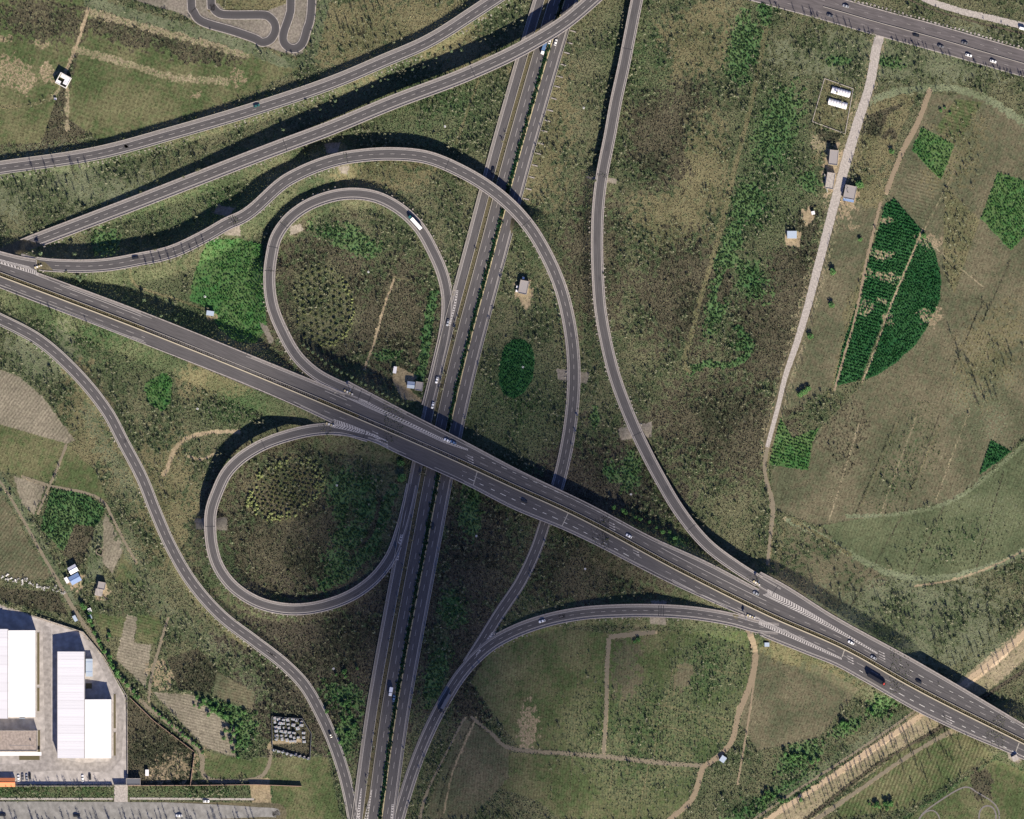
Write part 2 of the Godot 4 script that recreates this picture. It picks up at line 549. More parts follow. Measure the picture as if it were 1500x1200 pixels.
	track(V([1240, 756, 1320, 752, 1390, 735, 1440, 702, 1500, 652, 1660, 530]), 6, ARC, 0.7, 0.7)
	track(V([1150, 760, 1200, 786, 1250, 816, 1330, 846]), 5, FALLOW, 0.6, 0.8)
	track(V([1155, 762, 1200, 784, 1245, 811, 1300, 838, 1350, 847, 1400, 842, 1450, 829, 1500, 807, 1640, 720]), 9, ARC, 0.5)
	track(V([1258, 160, 1285, 143, 1330, 131, 1390, 129, 1440, 143, 1500, 180, 1620, 276]), 11, ARC, 0.7, 0.8)
	track(V([1150, 772, 1142, 800, 1138, 822]), 2, DRY, 0.3)
	track(V([1340, 858, 1400, 848, 1460, 826, 1510, 800]), 3, SOIL, 0.4)
	for p in [[1320, 757, 1245, 890], [1382, 742, 1335, 842], [1470, 690, 1430, 830]]: track(V([p[0], p[1], p[2], p[3]]), 1.8, SCRUB, 0.4)
	for p in [[1258, 620, 1215, 760], [1342, 610, 1290, 752], [1420, 600, 1370, 735], [1398, 250, 1352, 340], [1330, 330, 1440, 420]]: track(V(p), 1.8, FALLOW, 0.4)
	# trodden earth along the village lane and between the gardens
	track(V([1288, 56, 1258, 175, 1229, 275, 1196, 400, 1168, 500, 1140, 595, 1124, 660]), 24, FALLOW, 0.8, 0.45)
	blob(1235, 300, 16, 22, SOIL, 0.8, 0.2, 0.6)
	blob(1205, 205, 14, 18, FALLOW, 0.8, 0.2, 0.6)
	blob(1222, 170, 20, 28, FALLOW, 0.8, 0.2, 0.55)
	for p in [[185, 905, 176, 960], [214, 945, 226, 905], [245, 965, 320, 995], [320, 985, 372, 1012], [268, 925, 330, 965], [30, 640, 20, 697], [138, 690, 110, 760], [250, 1018, 285, 1092], [300, 1035, 322, 1100], [110, 770, 95, 812], [176, 850, 180, 900], [205, 862, 245, 905]]: track(V(p), 2.0, SCRUB, 0.5)
	# crops
	for c in plots(): fill(V(c.at), c.kind, c.dir)
	for b in [[1248, 330, 10, 6], [1297, 322, 9, 7], [1288, 372, 20, 7], [1360, 352, 20, 9], [1270, 400, 8, 10], [1298, 405, 20, 6], [1268, 450, 14, 10], [1362, 462, 17, 13], [1300, 468, 8, 8], [1290, 440, 10, 4]]:
		blob(b[0], b[1], b[2], b[3], SOIL, 0.9, 0.2, 0.55)
	track(V([1351, 336, 1320, 410, 1300, 460, 1275, 530, 1262, 560]), 3, SOIL, 0.4)
	# village lane side
	fill(V([1208, 115, 1250, 130, 1238, 196, 1190, 178]), DRY)
	fill(V([1196, 188, 1232, 196, 1226, 212, 1200, 206]), SCRUB, 3)
	fill(V([1150, 337, 1175, 340, 1172, 362, 1150, 360]), SOIL)
	blob(1182, 318, 10, 12, SOIL, 0.8)
	for b in [[1219, 250, 14, 32], [768, 428, 14, 16], [108, 852, 14, 12], [147, 866, 10, 12], [1245, 290, 12, 12], [308, 462, 9, 6]]: blob(b[0], b[1], b[2], b[3], SOIL, 0.8, 0.1, 0.8)
	# dense green growth
	for b in [[1090, 75, 22, 50, 0.2], [1122, 10, 14, 25, 0.0], [1138, 190, 26, 60, 0.2], [1098, 300, 28, 36, 0.3], [1075, 345, 14, 40, 0.4], [1100, 410, 22, 30, -0.4], [1052, 440, 14, 50, 0.25], [1062, 380, 16, 14, 0.0], [1085, 505, 18, 8, 0.0], [1150, 150, 12, 20, 0.0]]:
		blob(b[0], b[1], b[2], b[3], BUSH, 0.9, b[4])
	blob(1062, 420, 9, 24, SCRUB, 0.5, 0.3)
	track(V([1010, 545, 1035, 533, 1070, 535, 1093, 520, 1096, 500, 1080, 480]), 10, BUSH, 0.9)
	for b in [[500, 345, 40, 14, 0.3], [530, 358, 28, 14, 0.3], [570, 520, 22, 9, 0.0], [155, 352, 20, 18, 0.0], [690, 745, 16, 40, 0.1], [662, 890, 18, 26, 0.0], [640, 985, 14, 42, 0.25], [925, 690, 14, 28, 0.1], [895, 690, 12, 14, 0.0], [872, 615, 6, 16, 0.0], [990, 790, 16, 8, 0.4], [1290, 1035, 20, 14, -0.4], [1240, 1065, 22, 8, -0.5], [1170, 1110, 34, 16, -0.6], [1150, 1160, 60, 13, -0.5], [1100, 1185, 40, 14, -0.4], [1270, 1180, 12, 8, 0.0], [1330, 1165, 24, 6, -0.4], [1230, 88, 20, 7, 0.1], [1300, 90, 22, 8, 0.2], [500, 715, 22, 26, -0.3], [130, 1030, 0, 0, 0.0], [325, 1040, 40, 16, 0.35], [350, 1080, 22, 26, 0.5], [505, 1080, 16, 30, 0.3], [500, 1020, 30, 20, 0.4], [1185, 265, 14, 18, 0.0]]:
		if b[2] > 0: blob(b[0], b[1], b[2], b[3], BUSH, 1.0, b[4], 0.8)
	track(V([635, 430, 628, 470, 622, 515, 615, 555]), 14, BUSH, 0.7)
	track(V([575, 715, 560, 760, 535, 810, 500, 845, 470, 858]), 16, BUSH, 0.9, 0.7)
	for b in [[530, 712, 22, 14], [536, 745, 24, 20], [512, 785, 24, 20], [492, 825, 24, 18], [540, 790, 16, 24], [500, 750, 12, 14]]: blob(b[0], b[1], b[2], b[3], BUSH, 1.1, -0.4, 0.75)
	track(V([556, 728, 545, 775, 528, 800]), 7, SCRUB, 0.5)
	# plantations inside the two loops
	blob(472, 447, 46, 64, ROUGH, 0.35, -0.2, 0.9)
	blob(418, 716, 60, 44, DRY, 0.35, -0.5, 0.45)
	# fields by the south ramp
	fill(V([690, 1000, 720, 950, 800, 918, 890, 928, 880, 1102, 760, 1095]), MOWN, 5)
	fill(V([892, 925, 1095, 925, 1102, 985, 1080, 1060, 1035, 1118, 880, 1103]), MOWN, 5)
	fill(V([750, 1103, 1020, 1125, 1000, 1200, 820, 1200, 790, 1175, 690, 1140]), MOWN, 5)
	blob(960, 1080, 120, 90, LUSH, 1.0, 0.0, 0.6)
	blob(1040, 980, 60, 60, LUSH, 1.0, 0.0, 0.7)
	blob(915, 970, 24, 45, STUBBLE, 0.8, 0.1, 0.7)
	blob(775, 1060, 14, 32, SOIL, 0.8, 0.1, 0.6)
	blob(1002, 990, 12, 20, STUBBLE, 0.5, 0.3)
	fill(V([680, 1050, 745, 1095, 745, 1140, 690, 1200, 620, 1200]), STUBBLE, 5)
	for p in [[846, 955, 846, 1006], [850, 957, 890, 960], [848, 1006, 885, 1018], [990, 975, 1096, 988], [945, 1028, 1072, 1056], [972, 1064, 1066, 1085], [808, 1108, 807, 1176], [838, 1108, 834, 1174], [898, 1110, 892, 1172], [950, 1122, 932, 1200], [985, 980, 978, 1020, 966, 1050, 957, 1110], [992, 975, 986, 1018]]:
		track(V(p), 2.0, DRY, 0.5)
	track(V([697, 1052, 663, 1130, 650, 1190]), 3, SOIL, 0.4)
	track(V([692, 1054, 657, 1130, 640, 1190]), 2, SCRUB, 0.4)
	fill(V([1105, 945, 1200, 975, 1260, 1010, 1200, 1080, 1110, 1100, 1085, 1060]), STUBBLE, 6)
	blob(1150, 960, 40, 12, DRY, 0.8, 0.3)
	# farmland and gardens at the west edge
	fill(V([-120, 500, 25, 550, 62, 580, 110, 645, 95, 652, 0, 622, -120, 600]), PLOUGHED, 7)
	fill(V([-120, 600, 0, 622, 98, 650, 78, 708, 20, 695, -120, 660]), MOWN, 6)
	fill(V([98, 652, 140, 690, 158, 735, 80, 712]), MOWN, 6)
	fill(V([20, 697, 68, 712, 50, 755, 30, 735]), PLOUGHED, 6)
	fill(V([-120, 740, 0, 715, 40, 790, 85, 850, -120, 842]), STUBBLE, 7)
	fill(V([110, 768, 140, 773, 118, 830, 92, 812]), SCRUB)
	fill(V([155, 752, 182, 800, 165, 840, 138, 812]), PLOUGHED, 6)
	fill(V([180, 806, 215, 862, 168, 850]), MOWN, 6)
	fill(V([140, 770, 152, 760, 150, 840, 122, 860]), TEAL)
	fill(V([136, 898, 185, 905, 180, 935, 150, 930]), MOWN, 8)
	fill(V([186, 900, 202, 905, 196, 942, 222, 945, 214, 1008, 170, 965]), PLOUGHED, 8)
	fill(V([202, 900, 240, 905, 230, 945, 198, 940]), MOWN, 8)
	fill(V([224, 1014, 285, 1018, 320, 1050, 348, 1068, 345, 1110, 300, 1095]), PLOUGHED, 8)
	fill(V([300, 1100, 380, 1118, 375, 1140, 298, 1140]), MOWN, 6)
	blob(235, 990, 22, 18, SOIL, 0.9, 0.0, 0.6)
	fill(V([245, 965, 290, 950, 320, 980, 310, 1015, 262, 1010]), SCRUB)
	fill(V([318, 985, 375, 1015, 370, 1040, 312, 1020]), STUBBLE, 8)
	fill(V([186, 1022, 285, 1098, 280, 1150, 186, 1150]), SCRUB)
	blob(258, 1122, 34, 26, SOIL, 1.0, 0.0, 0.5)
	fill(V([-120, 852, 85, 868, 100, 900, 50, 892, -120, 845]), SCRUB)
	track(V([-60, 640, 0, 705, 40, 765, 75, 830, 105, 880]), 16, TEAL, 0.7)
	track(V([130, 600, 150, 650, 175, 690, 200, 730]), 26, TEAL, 1.0, 0.5)
	track(V([180, 780, 215, 860, 260, 910, 330, 960, 380, 1010]), 26, TEAL, 1.0, 0.5)
	track(V([120, 540, 160, 610, 210, 720, 240, 800, 300, 890, 360, 945]), 12, DRY, 1.0, 0.6)
	fill(V([370, 1110, 480, 1110, 500, 1200, 520, 1320, 370, 1320]), MOWN, 6)
	# worn tracks in the rough land
	for t in [[[1010, 545, 1002, 530, 1015, 480, 1030, 420, 1052, 350, 1080, 230, 1105, 130, 1122, 40], 7, DRY], [[240, 695, 262, 650, 300, 634, 350, 632], 6, SOIL], [[245, 690, 252, 660, 268, 645], 4, SOIL], [[275, 668, 295, 672, 312, 665], 4, SOIL], [[578, 405, 562, 450, 548, 500, 533, 540], 3.4, SOIL], [[576, 406, 610, 412], 2.5, DRY], [[190, 395, 196, 415, 215, 425, 255, 437, 305, 455], 4, DRY], [[832, 262, 820, 300], 5, DRY], [[810, 320, 805, 350], 3, DRY], [[700, 120, 685, 160, 668, 210], 4, DRY], [[772, 425, 770, 450], 6, SOIL], [[1128, 660, 1122, 690, 1131, 745, 1127, 820], 6, DRY], [[1160, 762, 1200, 785, 1245, 812], 6, DRY], [[1150, 775, 1145, 800, 1140, 825], 2, DRY]]:
		track(V(t[0]), t[1], t[2], 0.6)
	# stone pitching at the bridge ends
	for p in [[285, 760, 334, 758, 332, 777, 288, 775], [858, 258, 905, 262, 903, 270, 862, 262], [905, 628, 955, 618, 955, 640, 910, 645], [815, 540, 865, 546, 860, 562, 818, 556], [495, 244, 512, 243, 510, 256, 500, 254], [335, 332, 352, 328, 354, 346, 328, 345], [425, 332, 440, 328, 445, 338, 425, 345], [955, 880, 975, 880, 975, 916, 952, 914], [320, 300, 345, 305, 335, 318, 312, 312], [475, 210, 500, 208, 495, 225, 480, 225], [1475, 1102, 1500, 1108, 1490, 1118, 1478, 1112], [380, 472, 392, 478, 402, 500, 396, 505]]:
		fill(V(p), PAD)
	# yards
	fill(V([-120, 870, 0, 886, 52, 903, 122, 926, 150, 960, 185, 1022, 187, 1150, -120, 1150]), YARD)
	fill(V([395, 1045, 455, 1052, 453, 1112, 396, 1095]), SCRUB)
	track(V([393, 1096, 400, 1088, 440, 1085]), 6, SOIL, 0.5)
	fill(V([-120, 1150, 400, 1150, 400, 1172, -120, 1172]), LUSH)
	fill(V([365, 1140, 395, 1140, 400, 1200, 372, 1200]), SOIL)
	fill(V([597, 566, 612, 552, 580, 535, 574, 556, 590, 585, 622, 590]), SOIL)
	# the causeway and the ditch in the south east
	track(V([1520, 905, 1440, 980, 1350, 1050, 1250, 1125, 1130, 1205, 1000, 1290]), 20, FALLOW, 0.3)
	track(V([1530, 925, 1450, 994, 1360, 1060, 1262, 1128, 1142, 1210, 1000, 1300]), 24, FALLOW, 0.3, 0.9)
	track(V([1540, 880, 1430, 966, 1340, 1034, 1240, 1102, 1130, 1178]), 14, TEAL, 0.5, 0.6)
	track(V([1520, 912, 1440, 985, 1350, 1047, 1250, 1118, 1130, 1195, 1000, 1285]), 7, SAND, 0.8)
	track(V([1540, 960, 1440, 1021, 1385, 1060, 1275, 1127, 1187, 1195, 1080, 1270]), 6, SCRUB, 0.3)
	track(V([1400, 1070, 1375, 1082, 1262, 1155, 1180, 1210]), 8, FALLOW, 0.6, 0.9)
	fill(V([1330, 1090, 1420, 1075, 1455, 1105, 1330, 1185, 1220, 1200, 1240, 1170]), MOWN, 9)
	fill(V([1450, 1110, 1490, 1125, 1620, 1200, 1620, 1320, 1300, 1320, 1330, 1200]), MOWN, 6)
	track(V([1462, 1106, 1400, 1150, 1310, 1210]), 5, LUSH, 0.5)
	track(V([1465, 1110, 1480, 1118, 1560, 1160]), 4, LUSH, 0.5)
	blob(1438, 1150, 18, 20, SCRUB, 0.6)

# crop plots: outline, kind of crop, row direction, what to call them
func plots() -> Array:
	return [
		{"at": [1351, 186, 1399, 212, 1379, 264, 1336, 220], "kind": CROP, "dir": 4, "label": "small bright green crop plot, a leaning square east of the village lane"},
		{"at": [1462, 252, 1500, 264, 1620, 300, 1620, 370, 1500, 347, 1482, 367, 1437, 320], "kind": CROP, "dir": 4, "label": "bright green crop plot cut by the east edge of the fields"},
		{"at": [1297, 300, 1310, 290, 1350, 336, 1320, 410, 1300, 455, 1261, 557, 1222, 566, 1235, 507, 1250, 462, 1261, 430, 1265, 400, 1275, 372, 1287, 337], "kind": DARKCROP, "dir": 3, "label": "dark green patchy crop, the gappy west half of the large D-shaped field"},
		{"at": [1353, 338, 1371, 370, 1379, 407, 1377, 440, 1365, 470, 1342, 505, 1312, 532, 1285, 550, 1264, 557, 1303, 456, 1323, 411], "kind": DARKCROP, "dir": 4, "label": "dense dark green crop, the full rounded east half of the large D-shaped field"},
		{"at": [1140, 605, 1151, 624, 1162, 641, 1175, 636, 1202, 626, 1191, 647, 1184, 689, 1126, 681, 1132, 637], "kind": CROP, "dir": 3, "label": "green crop plot in neat squares at the foot of the village lane"},
		{"at": [1452, 644, 1482, 661, 1462, 677, 1435, 695], "kind": DARKCROP, "dir": 4, "label": "small dark green triangle of crop on the edge of the watered ring"},
		{"at": [305, 352, 352, 350, 385, 358, 388, 440, 392, 480, 375, 503, 345, 500, 320, 480, 308, 452, 277, 440, 285, 400], "kind": CROP, "dir": 4, "label": "ragged bright green crop block between the upper loop and the motorway"},
		{"at": [212, 562, 240, 545, 253, 555, 250, 590, 238, 603, 217, 590], "kind": CROP, "dir": 4, "label": "small bright green patch below the motorway by the south west ramp"},
		{"at": [733, 530, 740, 506, 752, 497, 766, 497, 778, 505, 784, 525, 781, 555, 768, 576, 752, 584, 738, 578, 731, 560], "kind": DARKCROP, "dir": 4, "label": "oval dark green crop plot between motorway and curved ramp"},
		{"at": [75, 715, 125, 723, 155, 745, 142, 772, 113, 768, 95, 810, 60, 775], "kind": BUSH, "dir": 0, "label": "speckled vegetable plot by the hedged garden path"},
	]

func embank() -> void:
	terrain.resize(GW * GH)
	terrain.fill(0.0)
	for k in roads:
		if k in ["north", "south", "median"]: continue
		var d: Dictionary = roads[k]
		if k == "trunk": raise_ground(d, -25.0, 42.0)
		else: raise_ground(d)
	# the motorway between its two edges
	for x in range(-110, 1610, 3):
		if (x > 560 and x < 890) or (x > 1300 and x < 1470): continue
		var n := edge(NORTH, x)
		var s := edge(SOUTH, x)
		splat(Vector2(x, (n + s) * 0.5), (s - n) * 0.5 * 0.92 + 2.0, motorway_height(x) - 0.16)
	# gentle roughness of the open ground
	for j in GH:
		for i in GW:
			var at := mini(j * G, H - 1) * W + mini(i * G, W - 1)
			var k := cover[at]
			if terrain[j * GW + i] <= 0.0 and k != PAVED and k != YARD:
				terrain[j * GW + i] = -0.05 - 0.35 * (1.0 - fine[at] / 255.0) * (coarse[at] / 255.0)
			if k == PAVED or k == YARD: terrain[j * GW + i] = minf(terrain[j * GW + i], 0.0) if terrain[j * GW + i] < 0.3 else terrain[j * GW + i]

func splat(mid: Vector2, half: float, h: float) -> void:
	var reach := half + h * 1.55 / U + 1.0
	for gy in range(maxi(0, int(ceil((mid.y - reach - Y0) / G))), mini(GH, int((mid.y + reach - Y0) / G) + 1)):
		for gx in range(maxi(0, int(ceil((mid.x - reach - X0) / G))), mini(GW, int((mid.x + reach - X0) / G) + 1)):
			var q := Vector2(X0 + gx * G, Y0 + gy * G).distance_to(mid)
			var hh := h - maxf(0.0, q - half) * U / 1.55
			var k := gy * GW + gx
			if hh > terrain[k]: terrain[k] = hh

# colours of soil and plants, driest to greenest
func palette() -> Array:
	return [
		[Color(0.112, 0.114, 0.067), Color(0.058, 0.073, 0.039)],   # rough grass
		[Color(0.12, 0.105, 0.065), Color(0.10, 0.09, 0.06)],       # under roads
		[Color(0.30, 0.24, 0.16), Color(0.22, 0.18, 0.115)],        # bare soil
		[Color(0.146, 0.134, 0.076), Color(0.094, 0.096, 0.052)],     # dry grass
		[Color(0.088, 0.104, 0.056), Color(0.050, 0.078, 0.036)],   # lush grass
		[Color(0.080, 0.074, 0.050), Color(0.042, 0.045, 0.029)],   # dark scrub
		[Color(0.080, 0.135, 0.052), Color(0.045, 0.108, 0.036)],   # bright crop
		[Color(0.030, 0.088, 0.034), Color(0.018, 0.066, 0.025)],   # dark crop
		[Color(0.205, 0.182, 0.138), Color(0.148, 0.134, 0.100)],    # ploughed
		[Color(0.126, 0.115, 0.074), Color(0.080, 0.084, 0.051)],   # stubble
		[Color(0.128, 0.142, 0.088), Color(0.070, 0.088, 0.048)],   # pale weeds
		[Color(0.52, 0.40, 0.27), Color(0.40, 0.31, 0.20)],         # sand
		[Color(0.20, 0.178, 0.150), Color(0.145, 0.132, 0.108)],      # stone pitching
		[Color(0.090, 0.150, 0.062), Color(0.048, 0.105, 0.040)],   # bushes
		[Color(0.36, 0.31, 0.27), Color(0.27, 0.24, 0.21)],         # concrete yard
		[Color(0.120, 0.120, 0.064), Color(0.066, 0.084, 0.038)],   # meadow
		[Color(0.068, 0.062, 0.046), Color(0.038, 0.040, 0.028)],   # brown ground, with some shade put into its colour
		[Color(0.265, 0.225, 0.150), Color(0.190, 0.170, 0.105)],   # fallow bank
		[Color(0.104, 0.118, 0.066), Color(0.072, 0.088, 0.048)],   # watered ring
		[Color(0.160, 0.180, 0.112), Color(0.120, 0.140, 0.082)],   # pale arcs
	]

func land_colour(x: int, y: int, pal: Array) -> Color:
	var at := (y - Y0) * W + x - X0
	var f := fine[at] / 255.0
	var c := coarse[at] / 255.0
	var v := veryfine[at] / 255.0
	var wx := clampi(x + int((f - 0.5) * 6.0), X0, X0 + W - 1)
	var wy := clampi(y + int((v - 0.5) * 4.0), Y0, Y0 + H - 1)
	var k := cover[(wy - Y0) * W + wx - X0]
	if k == PAVED or cover[at] == PAVED: k = cover[at]
	var q := clampf((c - 0.5) * 2.0 + (f - 0.5) * 2.2 + 0.5, -0.15, 1.15)
	var p: Array = pal[k]
	var col: Color = p[0].lerp(p[1], q)
	return col * (0.62 + 0.76 * v) * (0.66 + 0.68 * f)

func row_shade(x: float, y: float, dir: int) -> float:
	match dir:
		1: return 1.08 - 0.33 * (0.5 + 0.5 * sin((x * 0.31 - y * 0.95) * TAU / 6.4)) * (0.5 + 0.5 * sin((x * 0.95 + y * 0.31) * TAU / 6.4))
		2: return 1.0 + 0.10 * sin((x * 0.94 + y * 0.34) * TAU / 4.4)
		3: return 1.0 + 0.22 * sin((x * -0.26 + y * 0.966) * TAU / 4.6)
		4: return 1.0 + 0.20 * sin((x * 0.86 - y * 0.5) * TAU / 3.6)
		5: return 1.0 + 0.12 * sin((x * 0.996 + y * 0.09) * TAU / 4.0)
		6: return 1.0 + 0.11 * sin((x * 0.93 + y * 0.36) * TAU / 4.0)
		7: return 1.0 + 0.20 * sin((x * 0.80 + y * 0.6) * TAU / 4.4)
		8: return 1.0 + 0.20 * sin((x * 0.25 - y * 0.97) * TAU / 4.0)
		9: return 1.0 + 0.30 * sin((x * 0.93 + y * 0.36) * TAU / 5.0)
	return 1.0

func ground() -> void:
	var pal := palette()
	var tone := PackedByteArray()
	tone.resize(4096)
	for i in 4096:
		tone[i] = int(clampf(lin(i / 4095.0, 0, 0).r * 255.0 + 0.5, 0, 255))
	var px := PackedByteArray()
	px.resize(W * H * 3)
	var o := 0
	for y in range(Y0, Y0 + H):
		for x in range(X0, X0 + W):
			var c := land_colour(x, y, pal)
			var dir := rowdir[(y - Y0) * W + x - X0]
			if dir: c = c * row_shade(x, y, dir)
			px[o] = tone[clampi(int(c.r * 4095.0), 0, 4095)]
			px[o + 1] = tone[clampi(int(c.g * 4095.0), 0, 4095)]
			px[o + 2] = tone[clampi(int(c.b * 4095.0), 0, 4095)]
			o += 3
	var soil := mat("land", Color(1, 1, 1), 1.0)
	soil.specular_mode = BaseMaterial3D.SPECULAR_DISABLED
	soil.albedo_texture = ImageTexture.create_from_image(Image.create_from_data(W, H, false, Image.FORMAT_RGB8, px))
	soil.texture_repeat = false
	var v := PackedVector3Array()
	var n := PackedVector3Array()
	var uv := PackedVector2Array()
	var idx := PackedInt32Array()
	v.resize(GW * GH)
	n.resize(GW * GH)
	uv.resize(GW * GH)
	for j in GH:
		for i in GW:
			var k := j * GW + i
			v[k] = P(X0 + i * G, Y0 + j * G, terrain[k])
			uv[k] = Vector2(float(i * G) / W, float(j * G) / H)
			var l := terrain[k - 1] if i > 0 else terrain[k]
			var r := terrain[k + 1] if i < GW - 1 else terrain[k]
			var t := terrain[k - GW] if j > 0 else terrain[k]
			var b := terrain[k + GW] if j < GH - 1 else terrain[k]
			n[k] = Vector3(l - r, 2.0 * G * U, t - b).normalized()
	idx.resize((GW - 1) * (GH - 1) * 6)
	var q := 0
	for j in GH - 1:
		for i in GW - 1:
			var k := j * GW + i
			for s in [k, k + 1, k + GW + 1, k, k + GW + 1, k + GW]:
				idx[q] = s
				q += 1
	var m := ArrayMesh.new()
	var a := []
	a.resize(Mesh.ARRAY_MAX)
	a[Mesh.ARRAY_VERTEX] = v
	a[Mesh.ARRAY_NORMAL] = n
	a[Mesh.ARRAY_TEX_UV] = uv
	a[Mesh.ARRAY_INDEX] = idx
	m.add_surface_from_arrays(Mesh.PRIMITIVE_TRIANGLES, a)
	tag(put("ground", m, soil), "olive and brown farmland ground with banks under the raised roads", "ground", "", "structure")
	# the country beyond, as far as the horizon
	var far := MB.new()
	var lo := P(X0, Y0, -0.3)
	var hi := P(X0 + (GW - 1) * G, Y0 + (GH - 1) * G, -0.3)
	var big := 4000.0
	far.quad(Vector3(-big, -0.3, -big), Vector3(big, -0.3, -big), Vector3(big, -0.3, lo.z), Vector3(-big, -0.3, lo.z))
	far.quad(Vector3(-big, -0.3, hi.z), Vector3(big, -0.3, hi.z), Vector3(big, -0.3, big), Vector3(-big, -0.3, big))
	far.quad(Vector3(-big, -0.3, lo.z), Vector3(lo.x, -0.3, lo.z), Vector3(lo.x, -0.3, hi.z), Vector3(-big, -0.3, hi.z))
	far.quad(Vector3(hi.x, -0.3, lo.z), Vector3(big, -0.3, lo.z), Vector3(big, -0.3, hi.z), Vector3(hi.x, -0.3, hi.z))
	world_worn("far_land", lin(0.11, 0.105, 0.055), noise_tex(31, 0.012, 7, Color(0.62, 0.64, 0.55), Color(1, 1, 1), 1024, 0.35), 0.0011)
	tag(put("terrain", far.mesh(), M.far_land), "flat open farmland stretching away round the junction", "terrain", "", "structure")

# ------------------------------------------------------------------ the motorway: its edges as surveyed (x, y pairs by x)
const NORTH := [[-110, 337], [0, 369], [30, 376.5], [53.5, 380.5], [54.5, 400], [200, 454], [375, 524], [507, 577.5], [508, 558], [590, 601], [690, 652], [750, 684], [875, 745], [950, 785], [1040, 826], [1112, 864], [1113, 838], [1140, 852], [1217, 900], [1335, 965], [1500, 1062], [1610, 1128]]
const SOUTH := [[-110, 377], [0, 421], [200, 499], [447, 600], [487, 619], [488, 636.5], [525, 640.5], [550, 648], [577, 661], [690, 713], [750, 744], [825, 775], [1000, 862], [1087, 900], [1111, 909.5], [1112, 929.5], [1125, 935], [1180, 957], [1225, 975], [1265, 997], [1350, 1045], [1407, 1072], [1482, 1104], [1500, 1112], [1610, 1162]]
const CENTRE := [[-110, 363], [0, 404.7], [200, 480.7], [490, 598.7], [690, 686], [750, 714], [832, 751], [1000, 840], [1125, 902], [1240, 953], [1332, 1005], [1500, 1090], [1610, 1146]]
const RISE := [[-110, 7], [0, 7], [200, 8], [350, 9], [600, 9], [800, 8], [1000, 7], [1610, 7]]

func edge(t: Array, x: float) -> float:
	for i in t.size() - 1:
		if x <= t[i + 1][0]:
			return lerpf(t[i][1], t[i + 1][1], clampf((x - t[i][0]) / (t[i + 1][0] - t[i][0]), 0.0, 1.0))
	return t[-1][1]

func motorway_height(x: float) -> float:
	return edge(RISE, x)

func edge_road(key: String, t: Array, x0: float, x1: float, inset := 0.0) -> Dictionary:
	var rows := []
	var xs := [x0]
	for e in t:
		if e[0] > x0 + 2 and e[0] < x1 - 2: xs.append(e[0])
	xs.append(x1)
	for x in xs:
		rows.append_array([x, edge(t, x) + inset, motorway_height(x), 1])
	var d := road(key, rows, 1.0)
	roads.erase(key)
	return d

